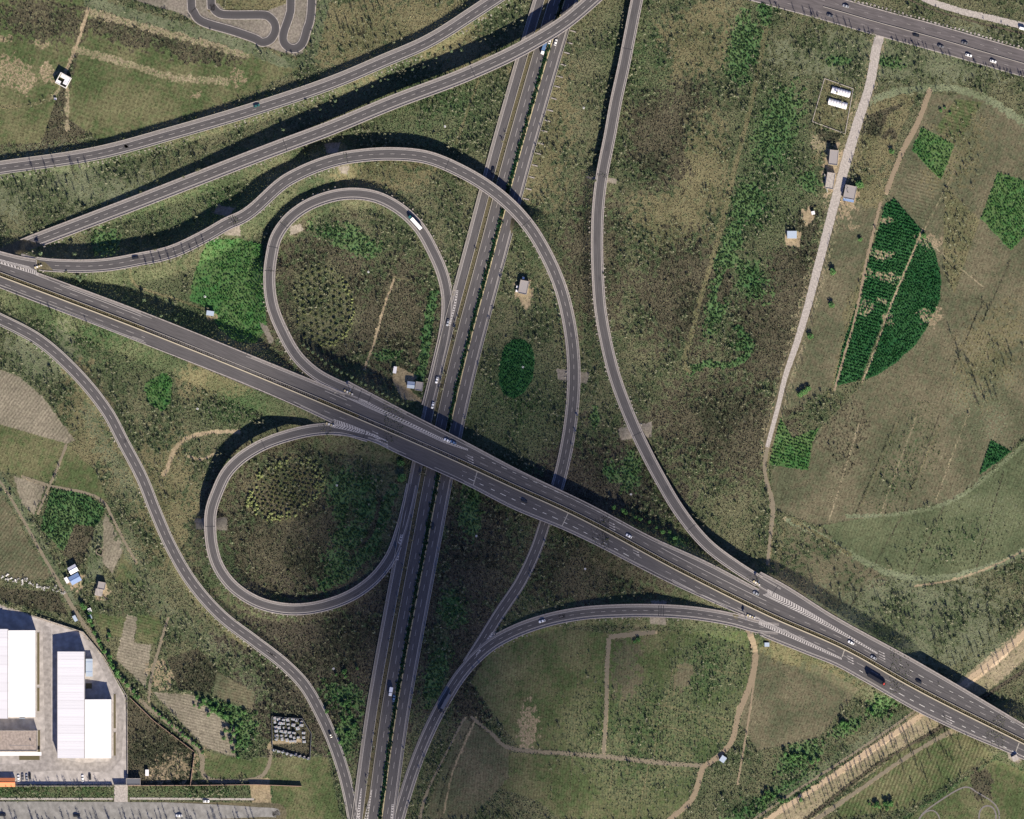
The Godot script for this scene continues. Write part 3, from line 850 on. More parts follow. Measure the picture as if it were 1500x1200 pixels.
func lay_out_roads() -> void:
	road("top", [-110, 262, 2.2, 0, 0, 246, 2.4, 0, 150, 223, 2.6, 0, 250, 196, 2.6, 0, 375, 159, 2.8, 0, 500, 116, 3, 0, 562, 89.5, 3, 0, 625, 62, 3, 0, 700, 15, 3, 0, 780, -40, 3, 0, 850, -100, 3, 0], 9.0)
	road("long", [-110, 430, 0.4, 0, -40, 394, 0.4, 0, 35, 360, 0.6, 0, 110, 331, 1.4, 0, 192, 300, 2.2, 0, 290, 262, 4.0, 0, 375, 229, 6.0, 0, 415, 214, 7.0, 1, 475, 192, 8.2, 1, 575, 151, 8.9, 1, 690, 107, 9.2, 1, 770, 69, 9.4, 1, 830, 32, 9.5, 1, 868, 0, 9.6, 1, 940, -70, 9.6, 1], 9.5)
	road("curve", [30, 380, 7.03, 0, 53, 386, 7.03, 0, 100, 390, 7, 0, 160, 388, 7, 0, 200, 381, 7, 0, 250, 370, 7, 0, 300, 347, 7, 0, 338, 326, 7, 1, 350, 321, 7, 0, 425, 262, 7, 0, 475, 240, 7, 0, 505, 232, 7, 1, 525, 229, 7, 1, 575, 226, 7, 1, 625, 231, 7, 1, 675, 251, 7, 1, 725, 282, 7, 1, 760, 314, 6.8, 1, 775, 332, 6.4, 0, 801, 375, 5.4, 0, 822, 425, 4, 0, 834, 475, 2.8, 0, 840, 525, 1.6, 0, 840, 575, 0.8, 0, 838, 600, 0.5, 0, 831, 650, 0.4, 0, 820, 700, 0.4, 0, 797, 770, 0.4, 0, 787, 800, 0.4, 0, 764, 850, 0.4, 0, 731, 900, 0.4, 0, 703, 945, 0.4, 0, 685, 973, 0.36, 0], 8.6)
	road("south_ramp", [1140, 921, 7.03, 0, 1112, 918, 7.02, 0, 1075, 908, 6.8, 0, 1050, 903, 6.6, 0, 1000, 896.5, 6, 0, 975, 895, 5.4, 1, 958, 894.5, 5.0, 0, 905, 895, 3.6, 0, 850, 899, 2.4, 0, 800, 909, 1.6, 0, 750, 927, 0.9, 0, 718, 945, 0.6, 0, 697, 963, 0.45, 0, 675, 988, 0.42, 0, 652, 1024, 0.42, 0, 626, 1075, 0.42, 0, 606, 1125, 0.42, 0, 593, 1165, 0.42, 0, 583, 1200, 0.42, 0, 570, 1260, 0.42, 0, 560, 1320, 0.42, 0], 8.6)
	road("east", [965, -110, 5, 1, 933, 0, 5, 1, 923, 50, 5, 1, 913, 100, 5, 1, 902, 150, 5, 1, 893, 200, 5, 1, 883, 250, 5, 1, 881, 262, 5, 0, 876.5, 300, 4.6, 0, 874.5, 350, 4.2, 0, 875.5, 400, 4, 0, 879, 450, 4, 0, 887.5, 500, 4, 0, 900, 550, 4, 0, 918, 600, 4.4, 0, 932, 633, 4.8, 1, 940, 650, 5, 1, 966, 700, 5.6, 1, 996, 750, 6.2, 1, 1038, 800, 6.7, 1, 1075, 828, 7, 1, 1108, 849, 7.03, 1, 1140, 868, 7.03, 1], 7.8)
	road("upper_loop", [545, 585, 9.03, 1, 510, 571, 9.02, 0, 490, 562.5, 9, 0, 465, 549, 8.8, 0, 438, 525, 8.4, 0, 414, 485, 7.8, 0, 400, 450, 7.2, 0, 395, 400, 6.4, 1, 398, 375, 6.2, 1, 404, 350, 6, 1, 420, 325, 5.6, 0, 441, 307, 5.2, 0, 475, 291, 4.6, 0, 515, 284, 4, 0, 550, 288.5, 3.4, 0, 585, 306, 2.7, 0, 612, 331, 2, 0, 635, 370, 1.4, 0, 648, 401, 1, 0, 654.5, 430, 0.7, 0, 655, 460, 0.5, 0, 650, 495, 0.42, 0, 644, 522, 0.42, 0, 637, 552, 0.42, 0, 626, 595, 0.42, 0], 7.6)
	road("lower_loop", [604, 710, 0.42, 0, 597, 742, 0.42, 0, 588, 775, 0.42, 0, 574, 813, 0.6, 0, 550, 846, 1.0, 0, 525, 866, 1.6, 0, 475, 887, 2.6, 0, 425, 892.5, 3.6, 0, 375, 881, 4.6, 0, 336, 853, 5.6, 0, 318, 825, 6.2, 0, 311, 800, 6.8, 0, 308.5, 774, 7.2, 1, 309.5, 750, 7.6, 1, 319, 720, 8, 1, 333, 692, 8.3, 1, 350, 674, 8.5, 1, 375, 657, 8.7, 1, 425, 637.5, 8.9, 1, 470, 629, 9.0, 1, 500, 629, 9.03, 1, 540, 639, 9.03, 1], 7.6)
	road("west_ramp", [-110, 425, 0.7, 0, -50, 446, 0.7, 0, 0, 468, 0.8, 0, 58, 499, 1.2, 0, 105, 540, 1.6, 0, 145, 586, 2.0, 0, 157, 603, 2.0, 0, 182, 650, 2.0, 0, 208, 700, 2.0, 0, 228, 750, 2.0, 0, 250, 800, 2.0, 0, 279, 850, 2.0, 0, 322, 900, 2.0, 0, 375, 941, 1.8, 0, 415, 972, 1.5, 0, 443, 1000, 1.2, 0, 472, 1050, 0.8, 0, 493, 1100, 0.5, 0, 508, 1150, 0.42, 0, 518, 1200, 0.42, 0, 530, 1320, 0.42, 0], 8.0)
	road("trunk", [860, -110, 0.4, 0, 824, 0, 0.4, 0, 777, 160, 0.4, 0, 764, 206, 0.4, 0, 723, 360, 0.4, 0, 671, 560, 0.4, 0, 641, 700, 0.4, 0, 622, 800, 0.4, 0, 603, 900, 0.4, 0, 578, 1040, 0.4, 0, 556, 1200, 0.4, 0, 540, 1320, 0.4, 0], 30.0)
	road("highway", [1000, -48, 0.4, 0, 1100, -19, 0.4, 0, 1200, 8, 0.4, 0, 1287, 33, 0.4, 0, 1350, 50, 0.4, 0, 1500, 93, 0.4, 0, 1620, 127, 0.4, 0], 18.0)
	for k in ["top", "long", "curve", "south_ramp", "east", "upper_loop", "lower_loop", "west_ramp", "highway"]:
		mask_road(roads[k], -roads[k].half, roads[k].half)
	mask_road(roads.trunk, -22, 18)
	mask_road(roads.trunk, 26, 40)
	var rows := []
	for c in CENTRE: rows.append_array([c[0], c[1], motorway_height(c[0]), 1])
	road("median", rows, 1.0)
	for x in range(-110, 1610, 3):
		if (x > 560 and x < 890) or (x > 1300 and x < 1470): continue
		fill(PackedVector2Array([Vector2(x, edge(NORTH, x)), Vector2(x + 3, edge(NORTH, x + 3)), Vector2(x + 3, edge(SOUTH, x + 3)), Vector2(x, edge(SOUTH, x))]), PAVED)

func spans(d: Dictionary) -> Array:
	var out := []
	var from := -1
	for i in d.p.size():
		if d.b[i] and from < 0: from = i
		if from >= 0 and (not d.b[i] or i == d.p.size() - 1):
			if i - from > 2: out.append([from, i])
			from = -1
	return out

# one ramp: carriageway, hard shoulders, edge lines, dashes, parapets, and slab and piers where it bridges
func ramp(called: String, label: String, key: String, sl: float, sr: float, left: Array, right: Array, dash := true, raised := true) -> void:
	var d: Dictionary = roads[key]
	var t := thing(called, label, "road", Vector3.ZERO, 0.0, "", "structure")
	var h: float = d.half
	var mb := MB.new()
	band(mb, d, -h + sl, h - sr, 0.02)
	put("carriageway", mb.mesh(), M.asphalt, t)
	mb = MB.new()
	var mid := (sl - sr) * 0.5
	for o in ([-5.4, -2.2, 2.2, 5.4] if dash else [-1.9, 1.9]): band(mb, d, mid + o * 0.82 - 0.55, mid + o * 0.82 + 0.55, 0.032)
	put("wheel_track", mb.mesh(), M.tyre_worn, t)
	mb = MB.new()
	for k in int(d.s[-1] / 70.0):
		var i := rng.randi_range(4, d.p.size() - 12)
		var o := rng.randf_range(-h + sl, 0.0)
		band(mb, d, o, o + rng.randf_range(2.5, 5.5), 0.04, i, i + rng.randi_range(2, 9))
	put("repair_patch", mb.mesh(), M.new_asphalt, t)
	mb = MB.new()
	band(mb, d, -h, -h + sl, 0.02)
	band(mb, d, h - sr, h, 0.02)
	put("hard_shoulder", mb.mesh(), M.shoulder, t)
	for s in [-1, 1]:
		mb = MB.new()
		var o: float = (-h + sl) if s < 0 else (h - sr)
		band(mb, d, o - 0.28, o + 0.28, 0.05)
		put("edge_line", mb.mesh(), M.faded_paint, t)
	if dash:
		mb = MB.new()
		dashes(mb, d, (sl - sr) * 0.5, 3.2, 4.6, 0.42, 0.05)
		put("lane_dashes", mb.mesh(), M.faded_paint, t)
	var ends := [left, right]
	for k in 2:
		var s := -1.0 if k == 0 else 1.0
		var e: Array = ends[k]
		for part in range(0, e.size(), 4):
			mb = MB.new()
			var i0 := near(d, e[part], e[part + 1])
			var i1 := near(d, e[part + 2], e[part + 3])
			if raised: wall(mb, d, s * (h - 0.3), s * (h + 1.1), -0.5, 0.42, i0, i1)
			else: wall(mb, d, s * (h + 0.1), s * (h + 0.9), -0.1, 0.35, i0, i1)
			put("parapet" if raised else "guard_rail", mb.mesh(), M.parapet if raised else M.rail, t)
	for sp in spans(d):
		mb = MB.new()
		wall(mb, d, -h + 0.3, h - 0.3, -1.5, -0.03, sp[0], sp[1])
		put("deck_slab", mb.mesh(), M.concrete, t)
		piers(t, d, sp, [0.0], 4.0)
		for e in [sp[0] + 1, (sp[0] + sp[1]) / 2, sp[1] - 2]:
			mb = MB.new()
			var x0 := on(d, e, -h + 0.3, 0.06)
			var x1 := on(d, e, h - 0.3, 0.06)
			var w := (x1 - x0).normalized().cross(Vector3.UP) * 0.25
			mb.quad(x0 - w, x0 + w, x1 + w, x1 - w)
			put("expansion_joint", mb.mesh(), M.dark_gap, t)

func piers(t: Node, d: Dictionary, sp: Array, offs: Array, cap: float) -> void:
	var s: float = d.s[sp[0]] + 9.0
	for i in range(sp[0], sp[1]):
		if d.s[i] < s: continue
		s += 20.0
		if blocked(d.p[i]): continue
		var mb := MB.new()
		for o in offs:
			var a := on(d, i, o)
			mb.tube(Vector3(a.x, -0.6, a.z), a + Vector3(0, -1.9, 0), 0.75, 0.75, 8)
			mb.box(a + Vector3(0, -1.75, 0), Vector3(1.4, 0.6, cap), heading(d, i))
		put("pier", mb.mesh(), M.concrete, t)

func blocked(p: Vector2) -> bool:
	for k in ["trunk"]:
		var d: Dictionary = roads[k]
		var i := near(d, p.x, p.y)
		var off: float = (p - d.p[i]).dot(d.n[i])
		if d.p[i].distance_to(p) < 48 and off > -24 and off < 42: return true
	return false

func motorway() -> void:
	var t := thing("motorway", "wide raised dual carriageway crossing the whole site from the west to the south east corner", "road", Vector3.ZERO, 0.0, "", "structure")
	var xs := []
	for x in range(-110, 1610, 4): xs.append(float(x))
	for e in NORTH + SOUTH: xs.append(float(e[0]))
	xs.sort()
	var deck := MB.new()
	var slab := MB.new()
	for i in xs.size() - 1:
		var x: float = xs[i]
		var z: float = xs[i + 1]
		if z - x < 0.3: continue
		var a := P(x, edge(NORTH, x + 0.01), motorway_height(x))
		var b := P(x, edge(SOUTH, x + 0.01), motorway_height(x))
		var c := P(z, edge(SOUTH, z - 0.01), motorway_height(z))
		var e := P(z, edge(NORTH, z - 0.01), motorway_height(z))
		var m0 := edge(CENTRE, x)
		var m1 := edge(CENTRE, z)
		deck.tri(a, b, c, Vector3.UP, Vector2((edge(NORTH, x) - m0) * U, x * U), Vector2((edge(SOUTH, x) - m0) * U, x * U), Vector2((edge(SOUTH, z) - m1) * U, z * U))
		deck.tri(a, c, e, Vector3.UP, Vector2((edge(NORTH, x) - m0) * U, x * U), Vector2((edge(SOUTH, z) - m1) * U, z * U), Vector2((edge(NORTH, z) - m1) * U, z * U))
		if (x >= 552 and x < 892) or (x >= 1288 and x < 1480):
			var dn := Vector3(0, -1.7, 0)
			slab.quad(a + dn, b + dn, c + dn, e + dn, Vector3.DOWN)
			slab.quad(a, e, e + dn, a + dn, Vector3.FORWARD)
			slab.quad(b, c, c + dn, b + dn, Vector3.BACK)
	put("carriageway", deck.mesh(), M.asphalt, t)
	put("deck_slab", slab.mesh(), M.concrete, t)
	# walls where the deck forks
	var nose := MB.new()
	for f in [[54, 381, 400], [507.5, 559, 577], [1112.5, 839, 863], [487.5, 620, 636], [1111.5, 910, 929]]:
		var hh := motorway_height(f[0])
		nose.box((P(f[0], f[1], hh - 1.0) + P(f[0], f[2], hh - 1.0)) * 0.5, Vector3(0.5, 2.0, (f[2] - f[1]) * U))
	put("nose_wall", nose.mesh(), M.concrete, t)
	# parapets
	for e in [[NORTH, -110, 53], [NORTH, 55, 506.5], [NORTH, 509, 1111.5], [NORTH, 1113.5, 1610], [SOUTH, -110, 486.5], [SOUTH, 488.5, 1110.5], [SOUTH, 1112.5, 1610]]:
		var d := edge_road("edge", e[0], e[1], e[2])
		var s := 1.0 if e[0] == SOUTH else -1.0
		var mb := MB.new()
		wall(mb, d, s * -0.4, s * 1.0, -0.8, 0.42)
		put("parapet", mb.mesh(), M.parapet, t)
		mb = MB.new()
		band(mb, d, s * -3.4, s * -0.2, 0.02)
		put("hard_shoulder", mb.mesh(), M.shoulder, t)
		mb = MB.new()
		band(mb, d, s * -3.8, s * -3.3, 0.05)
		put("edge_line", mb.mesh(), M.faded_paint, t)
	var wear := MB.new()
	for o in [-23.0, -19.8, -16.0, -9.8, -7.6, 3.2, 5.8, 11.0, 13.6]: band(wear, roads.median, o - 0.55, o + 0.55, 0.03, 0)
	put("wheel_track", wear.mesh(), M.tyre_worn, t)
	# median: two barriers with a planted strip between them
	var md: Dictionary = roads.median
	var mb := MB.new()
	band(mb, md, -5.6, -0.4, 0.06)
	put("planted_strip", mb.mesh(), M.verge, t)
	mb = MB.new()
	wall(mb, md, -0.7, 0.7, 0.0, 0.75)
	put("median_barrier", mb.mesh(), mat("barrier", lin(0.42, 0.37, 0.27), 0.8), t)
	mb = MB.new()
	wall(mb, md, -6.1, -5.5, 0.0, 0.75)
	put("median_barrier", mb.mesh(), M.rail, t)
	for o in [-13.0, 8.5]:
		mb = MB.new()
		dashes(mb, md, o, 5.0, 7.0, 0.4, 0.05)
		put("lane_dashes", mb.mesh(), M.faded_paint, t)
	for o in [[-21.0, 690, 900], [-21.0, 1300, 1600], [15.0, 566, 940], [16.5, 1262, 1600]]:
		mb = MB.new()
		dashes(mb, md, o[0], 3.4, 5.0, 0.6 if o[0] > 0 else 0.4, 0.055, near(md, o[1], edge(CENTRE, o[1])), near(md, o[2], edge(CENTRE, o[2])))
		put("lane_dashes", mb.mesh(), M.paint, t)
	for o in [[-18.5, -100, 500], [-18.5, 960, 1115], [15.5, -100, 480], [15.0, 960, 1100]]:
		mb = MB.new()
		band(mb, md, o[0] - 0.3, o[0] + 0.3, 0.05, near(md, o[1], edge(CENTRE, o[1])), near(md, o[2], edge(CENTRE, o[2])))
		put("edge_line", mb.mesh(), M.faded_paint, t)
	# short arrows and block marks before the forks
	for a in [[553, 641, 2], [549, 633, 2], [563, 645, 0], [895, 766, 2], [930, 803, 3], [1244, 962, 4], [1290, 955, 3], [1388, 1049, 3], [688, 668, 3]]:
		mb = MB.new()
		var g := 0.46
		for k in 3:
			var c := P(a[0] + k * 0.5, a[1] + k * 4.0, motorway_height(a[0]) + 0.06)
			mb.box(c, Vector3(4.0, 0.02, 0.3), -g)
			mb.flat(c + Vector3(2.9, 0.02, 1.3), c + Vector3(1.7, 0.02, 0.3), c + Vector3(1.4, 0.02, 1.3))
		put("arrow_marking", mb.mesh(), M.hatch_paint, t)
	# expansion joints
	for j in [[700, 688, 693, 712], [832, 752, 822, 773], [1237, 950, 1233, 962], [1492, 1088, 1486, 1104]]:
		mb = MB.new()
		var a := P(j[0], j[1], motorway_height(j[0]) + 0.055)
		var b := P(j[2], j[3], motorway_height(j[0]) + 0.055)
		var w := (b - a).normalized().cross(Vector3.UP) * 0.3
		mb.quad(a - w, a + w, b + w, b - w)
		put("expansion_joint", mb.mesh(), M.joint, t)
	# piers in rows under the bridge
	for x in [572, 594, 690, 712, 735, 760, 852, 876, 1312, 1334, 1378, 1404, 1452]:
		mb = MB.new()
		var n := edge(NORTH, x)
		var s := edge(SOUTH, x)
		var hh := motorway_height(x)
		for f in [0.12, 0.37, 0.63, 0.88]:
			var a := P(x + 4.0 - f * 8.0, lerpf(n, s, f), hh)
			if blocked(Vector2(x + 4.0 - f * 8.0, lerpf(n, s, f))): continue
			mb.tube(Vector3(a.x, -0.6, a.z), a + Vector3(0, -1.75, 0), 0.7, 0.7, 8)
		put("pier", mb.mesh(), M.concrete, t)
	# hatched islands at the forks
	for g in [["A", V([-110, 348, 0, 380, 44, 391]), V([-110, 352, 0, 386, 58, 404])], ["B", V([530, 585, 650, 643, 686, 658]), V([502, 580, 600, 625, 649, 647.5, 686, 660])], ["C", V([489, 614, 520, 625, 566, 645]), V([484, 625, 515, 631.5, 550, 640, 566, 646])], ["D", V([1124, 863, 1180, 893, 1240, 929, 1285, 956]), V([1117, 871, 1180, 902, 1240, 933, 1285, 958])], ["E", V([1103, 902, 1170, 933, 1233, 964]), V([1111, 914, 1173, 940.5, 1233, 966])]]:
		put("chevron_hatching", hatching(g[1], g[2], 0.0), M.hatch_paint, t)

func hatching(a: PackedVector2Array, b: PackedVector2Array, h: float) -> ArrayMesh:
	var mb := MB.new()
	var la := smooth(a, 0.5)
	var lb := smooth(b, 0.5)
	var long := 0.0
	for i in a.size() - 1: long += a[i].distance_to(a[i + 1]) * U
	var n := int(long / 1.75)
	for i in n:
		var p := []
		for t in [float(i) / n, (i + 0.5) / n]:
			var q := la[int(t * (la.size() - 1))]
			var r := lb[int(t * (lb.size() - 1))]
			var m := (q + r) * 0.5
			var along := (la[mini(int(t * (la.size() - 1)) + 2, la.size() - 1)] - q).normalized()
			p.append([q, m + along * q.distance_to(r) * 0.35, r])
		for s in 2:
			var c := [p[0][s], p[0][s + 1], p[1][s + 1], p[1][s]]
			var w := []
			for v in c: w.append(P(v.x, v.y, (motorway_height(v.x) if h <= 0.0 else h) + 0.075))
			mb.quad(w[0], w[1], w[2], w[3])
	for line in [la, lb]:
		for i in range(0, line.size() - 4, 3):
			var w: Vector2 = (line[i + 3] - line[i]).normalized().orthogonal() * 0.25
			var hh: float = (motorway_height(line[i].x) if h <= 0.0 else h) + 0.085
			mb.quad(P(line[i].x - w.x, line[i].y - w.y, hh), P(line[i].x + w.x, line[i].y + w.y, hh), P(line[i + 3].x + w.x, line[i + 3].y + w.y, hh), P(line[i + 3].x - w.x, line[i + 3].y - w.y, hh))
	return mb.mesh()

func trunk_road() -> void:
	var d: Dictionary = roads.trunk
	var t := thing("trunk_road", "level divided road with hedged median running from north to south under the motorway", "road", Vector3.ZERO, 0.0, "", "structure")
	for b in [[-18.0, -3.0], [3.0, 18.0], [27.0, 36.5]]:
		var mb := MB.new()
		band(mb, d, b[0], b[1], 0.02)
		put("carriageway", mb.mesh(), M.asphalt, t)
	for b in [[-22.0, -18.0], [36.5, 40.5], [26.0, 27.0]]:
		var mb := MB.new()
		band(mb, d, b[0], b[1], 0.02)
		put("hard_shoulder", mb.mesh(), M.shoulder, t)
	for b in [[-3.0, 3.0], [18.0, 26.0]]:
		var mb := MB.new()
		band(mb, d, b[0], b[1], 0.03)
		put("verge_strip", mb.mesh(), M.verge, t)
	for o in [-18.2, 18.6, 25.4, 36.6]:
		var mb := MB.new()
		if o > 0 and o < 30: wall(mb, d, o - 0.35, o + 0.35, 0.0, 0.6)
		else: band(mb, d, o - 0.3, o + 0.3, 0.05)
		put("kerb_rail" if o > 0 and o < 30 else "edge_line", mb.mesh(), M.rail if o > 0 and o < 30 else M.faded_paint, t)
	for o in [-3.2, 3.2]:
		var mb := MB.new()
		band(mb, d, o - (0.55 if o < 0 else 0.2), o + (0.55 if o < 0 else 0.2), 0.06)
		put("edge_line", mb.mesh(), M.yellow_paint if o < 0 else M.faded_paint, t)
	for o in [-22.3, 40.8]:
		var mb := MB.new()
		wall(mb, d, o - 0.3, o + 0.3, -0.2, 0.7)
		put("guard_rail", mb.mesh(), M.rail, t)
	for o in [-10.5, 10.5]:
		var mb := MB.new()
		dashes(mb, d, o, 5.0, 6.0, 0.45, 0.05)
		put("lane_dashes", mb.mesh(), M.faded_paint, t)
	for g in [[V([669, 425, 664, 450, 657, 478]), V([671, 425, 667, 450, 659, 478])], [V([587, 783, 582, 800, 577, 816]), V([590, 783, 586, 805, 583, 822])], [V([529, 1155, 525, 1180, 519, 1215]), V([529.5, 1155, 528, 1180, 526, 1215])], [V([544, 1157, 537, 1185, 531, 1215]), V([545, 1157, 541, 1185, 537, 1215])], [V([574, 1178, 571, 1215]), V([577, 1178, 574, 1215])], [V([721, 926, 709, 943, 697, 960]), V([727, 926, 712, 945, 697, 961])]]:
		put("chevron_hatching", hatching(g[0], g[1], 0.46), M.hatch_paint, t)

func highway() -> void:
	var d: Dictionary = roads.highway
	var t := thing("highway", "broad grey highway crossing the north east corner", "road", Vector3.ZERO, 0.0, "", "structure")
	var mb := MB.new()
	band(mb, d, -18, 18, 0.02)
	put("carriageway", mb.mesh(), M.highway_asphalt, t)
	mb = MB.new()
	wall(mb, d, -0.35, 0.35, 0.0, 0.5, near(d, 1205, 9))
	put("median_barrier", mb.mesh(), M.rail, t)
	for o in [-18.6, 18.6]:
		mb = MB.new()
		wall(mb, d, o - 0.7, o + 0.7, -0.2, 0.14)
		put("kerb", mb.mesh(), M.concrete, t)
	for o in [-9.0, 9.0]:
		mb = MB.new()
		dashes(mb, d, o, 3.0, 8.0, 0.3, 0.05)
		put("lane_dashes", mb.mesh(), M.faded_paint, t)
	mb = MB.new()
	var s := 0.0
	for i in range(near(d, 1240, 0), d.p.size() - 1):
		if d.s[i] < s: continue
		s = d.s[i] + rng.randf_range(1.6, 2.9)
		mb.box(on(d, i, -21.5 + rng.randf_range(-0.8, 0.8), -0.3), Vector3(rng.randf_range(0.8, 1.9), 0.12 + 0.1 * rng.randf(), rng.randf_range(0.9, 1.8)), heading(d, i) + rng.randf_range(-0.2, 0.2))
	var st := put("paving_slab", mb.mesh(), M.lane_concrete, t)
	st.set_meta("kind", "stuff")

func ramps() -> void:
	ramp("top_road", "grey two lane slip road sweeping across the north west corner on a low bank", "top", 4.6, 2.4, [-110, 262, 850, -100], [-110, 262, 850, -100], true, false)
	ramp("flyover_ramp", "long straight flyover ramp with pale parapets rising to cross over the trunk road", "long", 3.6, 3.6, [30, 362, 940, -70], [50, 356, 940, -70])
	ramp("curved_ramp", "large looping ramp that leaves the motorway, arches over the trunk road and turns south", "curve", 2.2, 2.2, [54, 386, 812, 728], [58, 388, 816, 712], true)
	ramp("south_ramp", "curved slip road leaving the south side of the motorway and dropping to the trunk road", "south_ramp", 3.4, 3.4, [1112, 918, 560, 1320], [1108, 917, 730, 938], true)
	ramp("east_ramp", "slender ramp bending down from the north to join the motorway in the south east", "east", 2.0, 2.0, [965, -110, 1112, 852], [965, -110, 1110, 850], false)
	ramp("upper_loop_ramp", "drop shaped loop ramp north of the motorway", "upper_loop", 2.0, 3.0, [508, 570, 668, 420], [511, 571, 622, 600], false)
	ramp("lower_loop_ramp", "round loop ramp south of the motorway", "lower_loop", 2.6, 2.6, [580, 800, 486, 628], [604, 710, 560, 655], false)
	ramp("west_slip_road", "dark slip road curving down the south west side to the trunk road", "west_ramp", 1.6, 1.8, [-110, 425, 508, 1150], [-110, 425, 530, 1320], true, false)

# a lane or track of even ground level
func lane(called: String, label: String, pts: Array, widths: Array, m: Material, ragged := 0.0, dy := 0.05) -> void:
	if surveying:
		if m != M.dark_soil: track(V(pts), widths[0] if ragged < 0.15 else widths[0] * 0.8, PAVED if ragged < 0.15 else SOIL, 0.0 if ragged < 0.15 else 0.5)
		return
	var line := smooth(V(pts), 2.0)
	var mb := MB.new()
	var old := []
	for i in line.size():
		var t := (line[mini(i + 1, line.size() - 1)] - line[maxi(i - 1, 0)]).normalized()
		var f := float(i) / (line.size() - 1) * (widths.size() - 1)
		var w: float = lerpf(widths[int(f)], widths[mini(int(f) + 1, widths.size() - 1)], f - int(f)) * 0.5
		var n := Vector2(-t.y, t.x)
		var a := line[i] - n * w * (1.0 + rng.randf_range(-ragged, ragged))
		var b := line[i] + n * w * (1.0 + rng.randf_range(-ragged, ragged))
		var top := -9.0
		for k in 7:
			var s := a.lerp(b, -0.15 + k * 0.217)
			top = maxf(top, ground_at(s.x, s.y))
		var pa := P(a.x, a.y, top + dy + 0.02)
		var pb := P(b.x, b.y, top + dy + 0.02)
		if old: mb.quad(old[0], old[1], pb, pa)
		old = [pa, pb]
	tag(put(called, mb.mesh(), m), label, "path" if called != "lane" else "lane", "", "structure")

func sheet(called: String, label: String, pts: Array, m: Material, h: float, category := "pavement") -> MeshInstance3D:
	var poly := V(pts)
	if surveying:
		fill(poly, YARD)
		return null
	var mb := MB.new()
	var t := Geometry2D.triangulate_polygon(poly)
	for i in range(0, t.size(), 3):
		var w := []
		for k in 3: w.append(P(poly[t[i + k]].x, poly[t[i + k]].y, h))
		mb.flat(w[0], w[1], w[2])
	var o := put(called, mb.mesh(), m)
	tag(o, label, category, "", "structure")
	return o

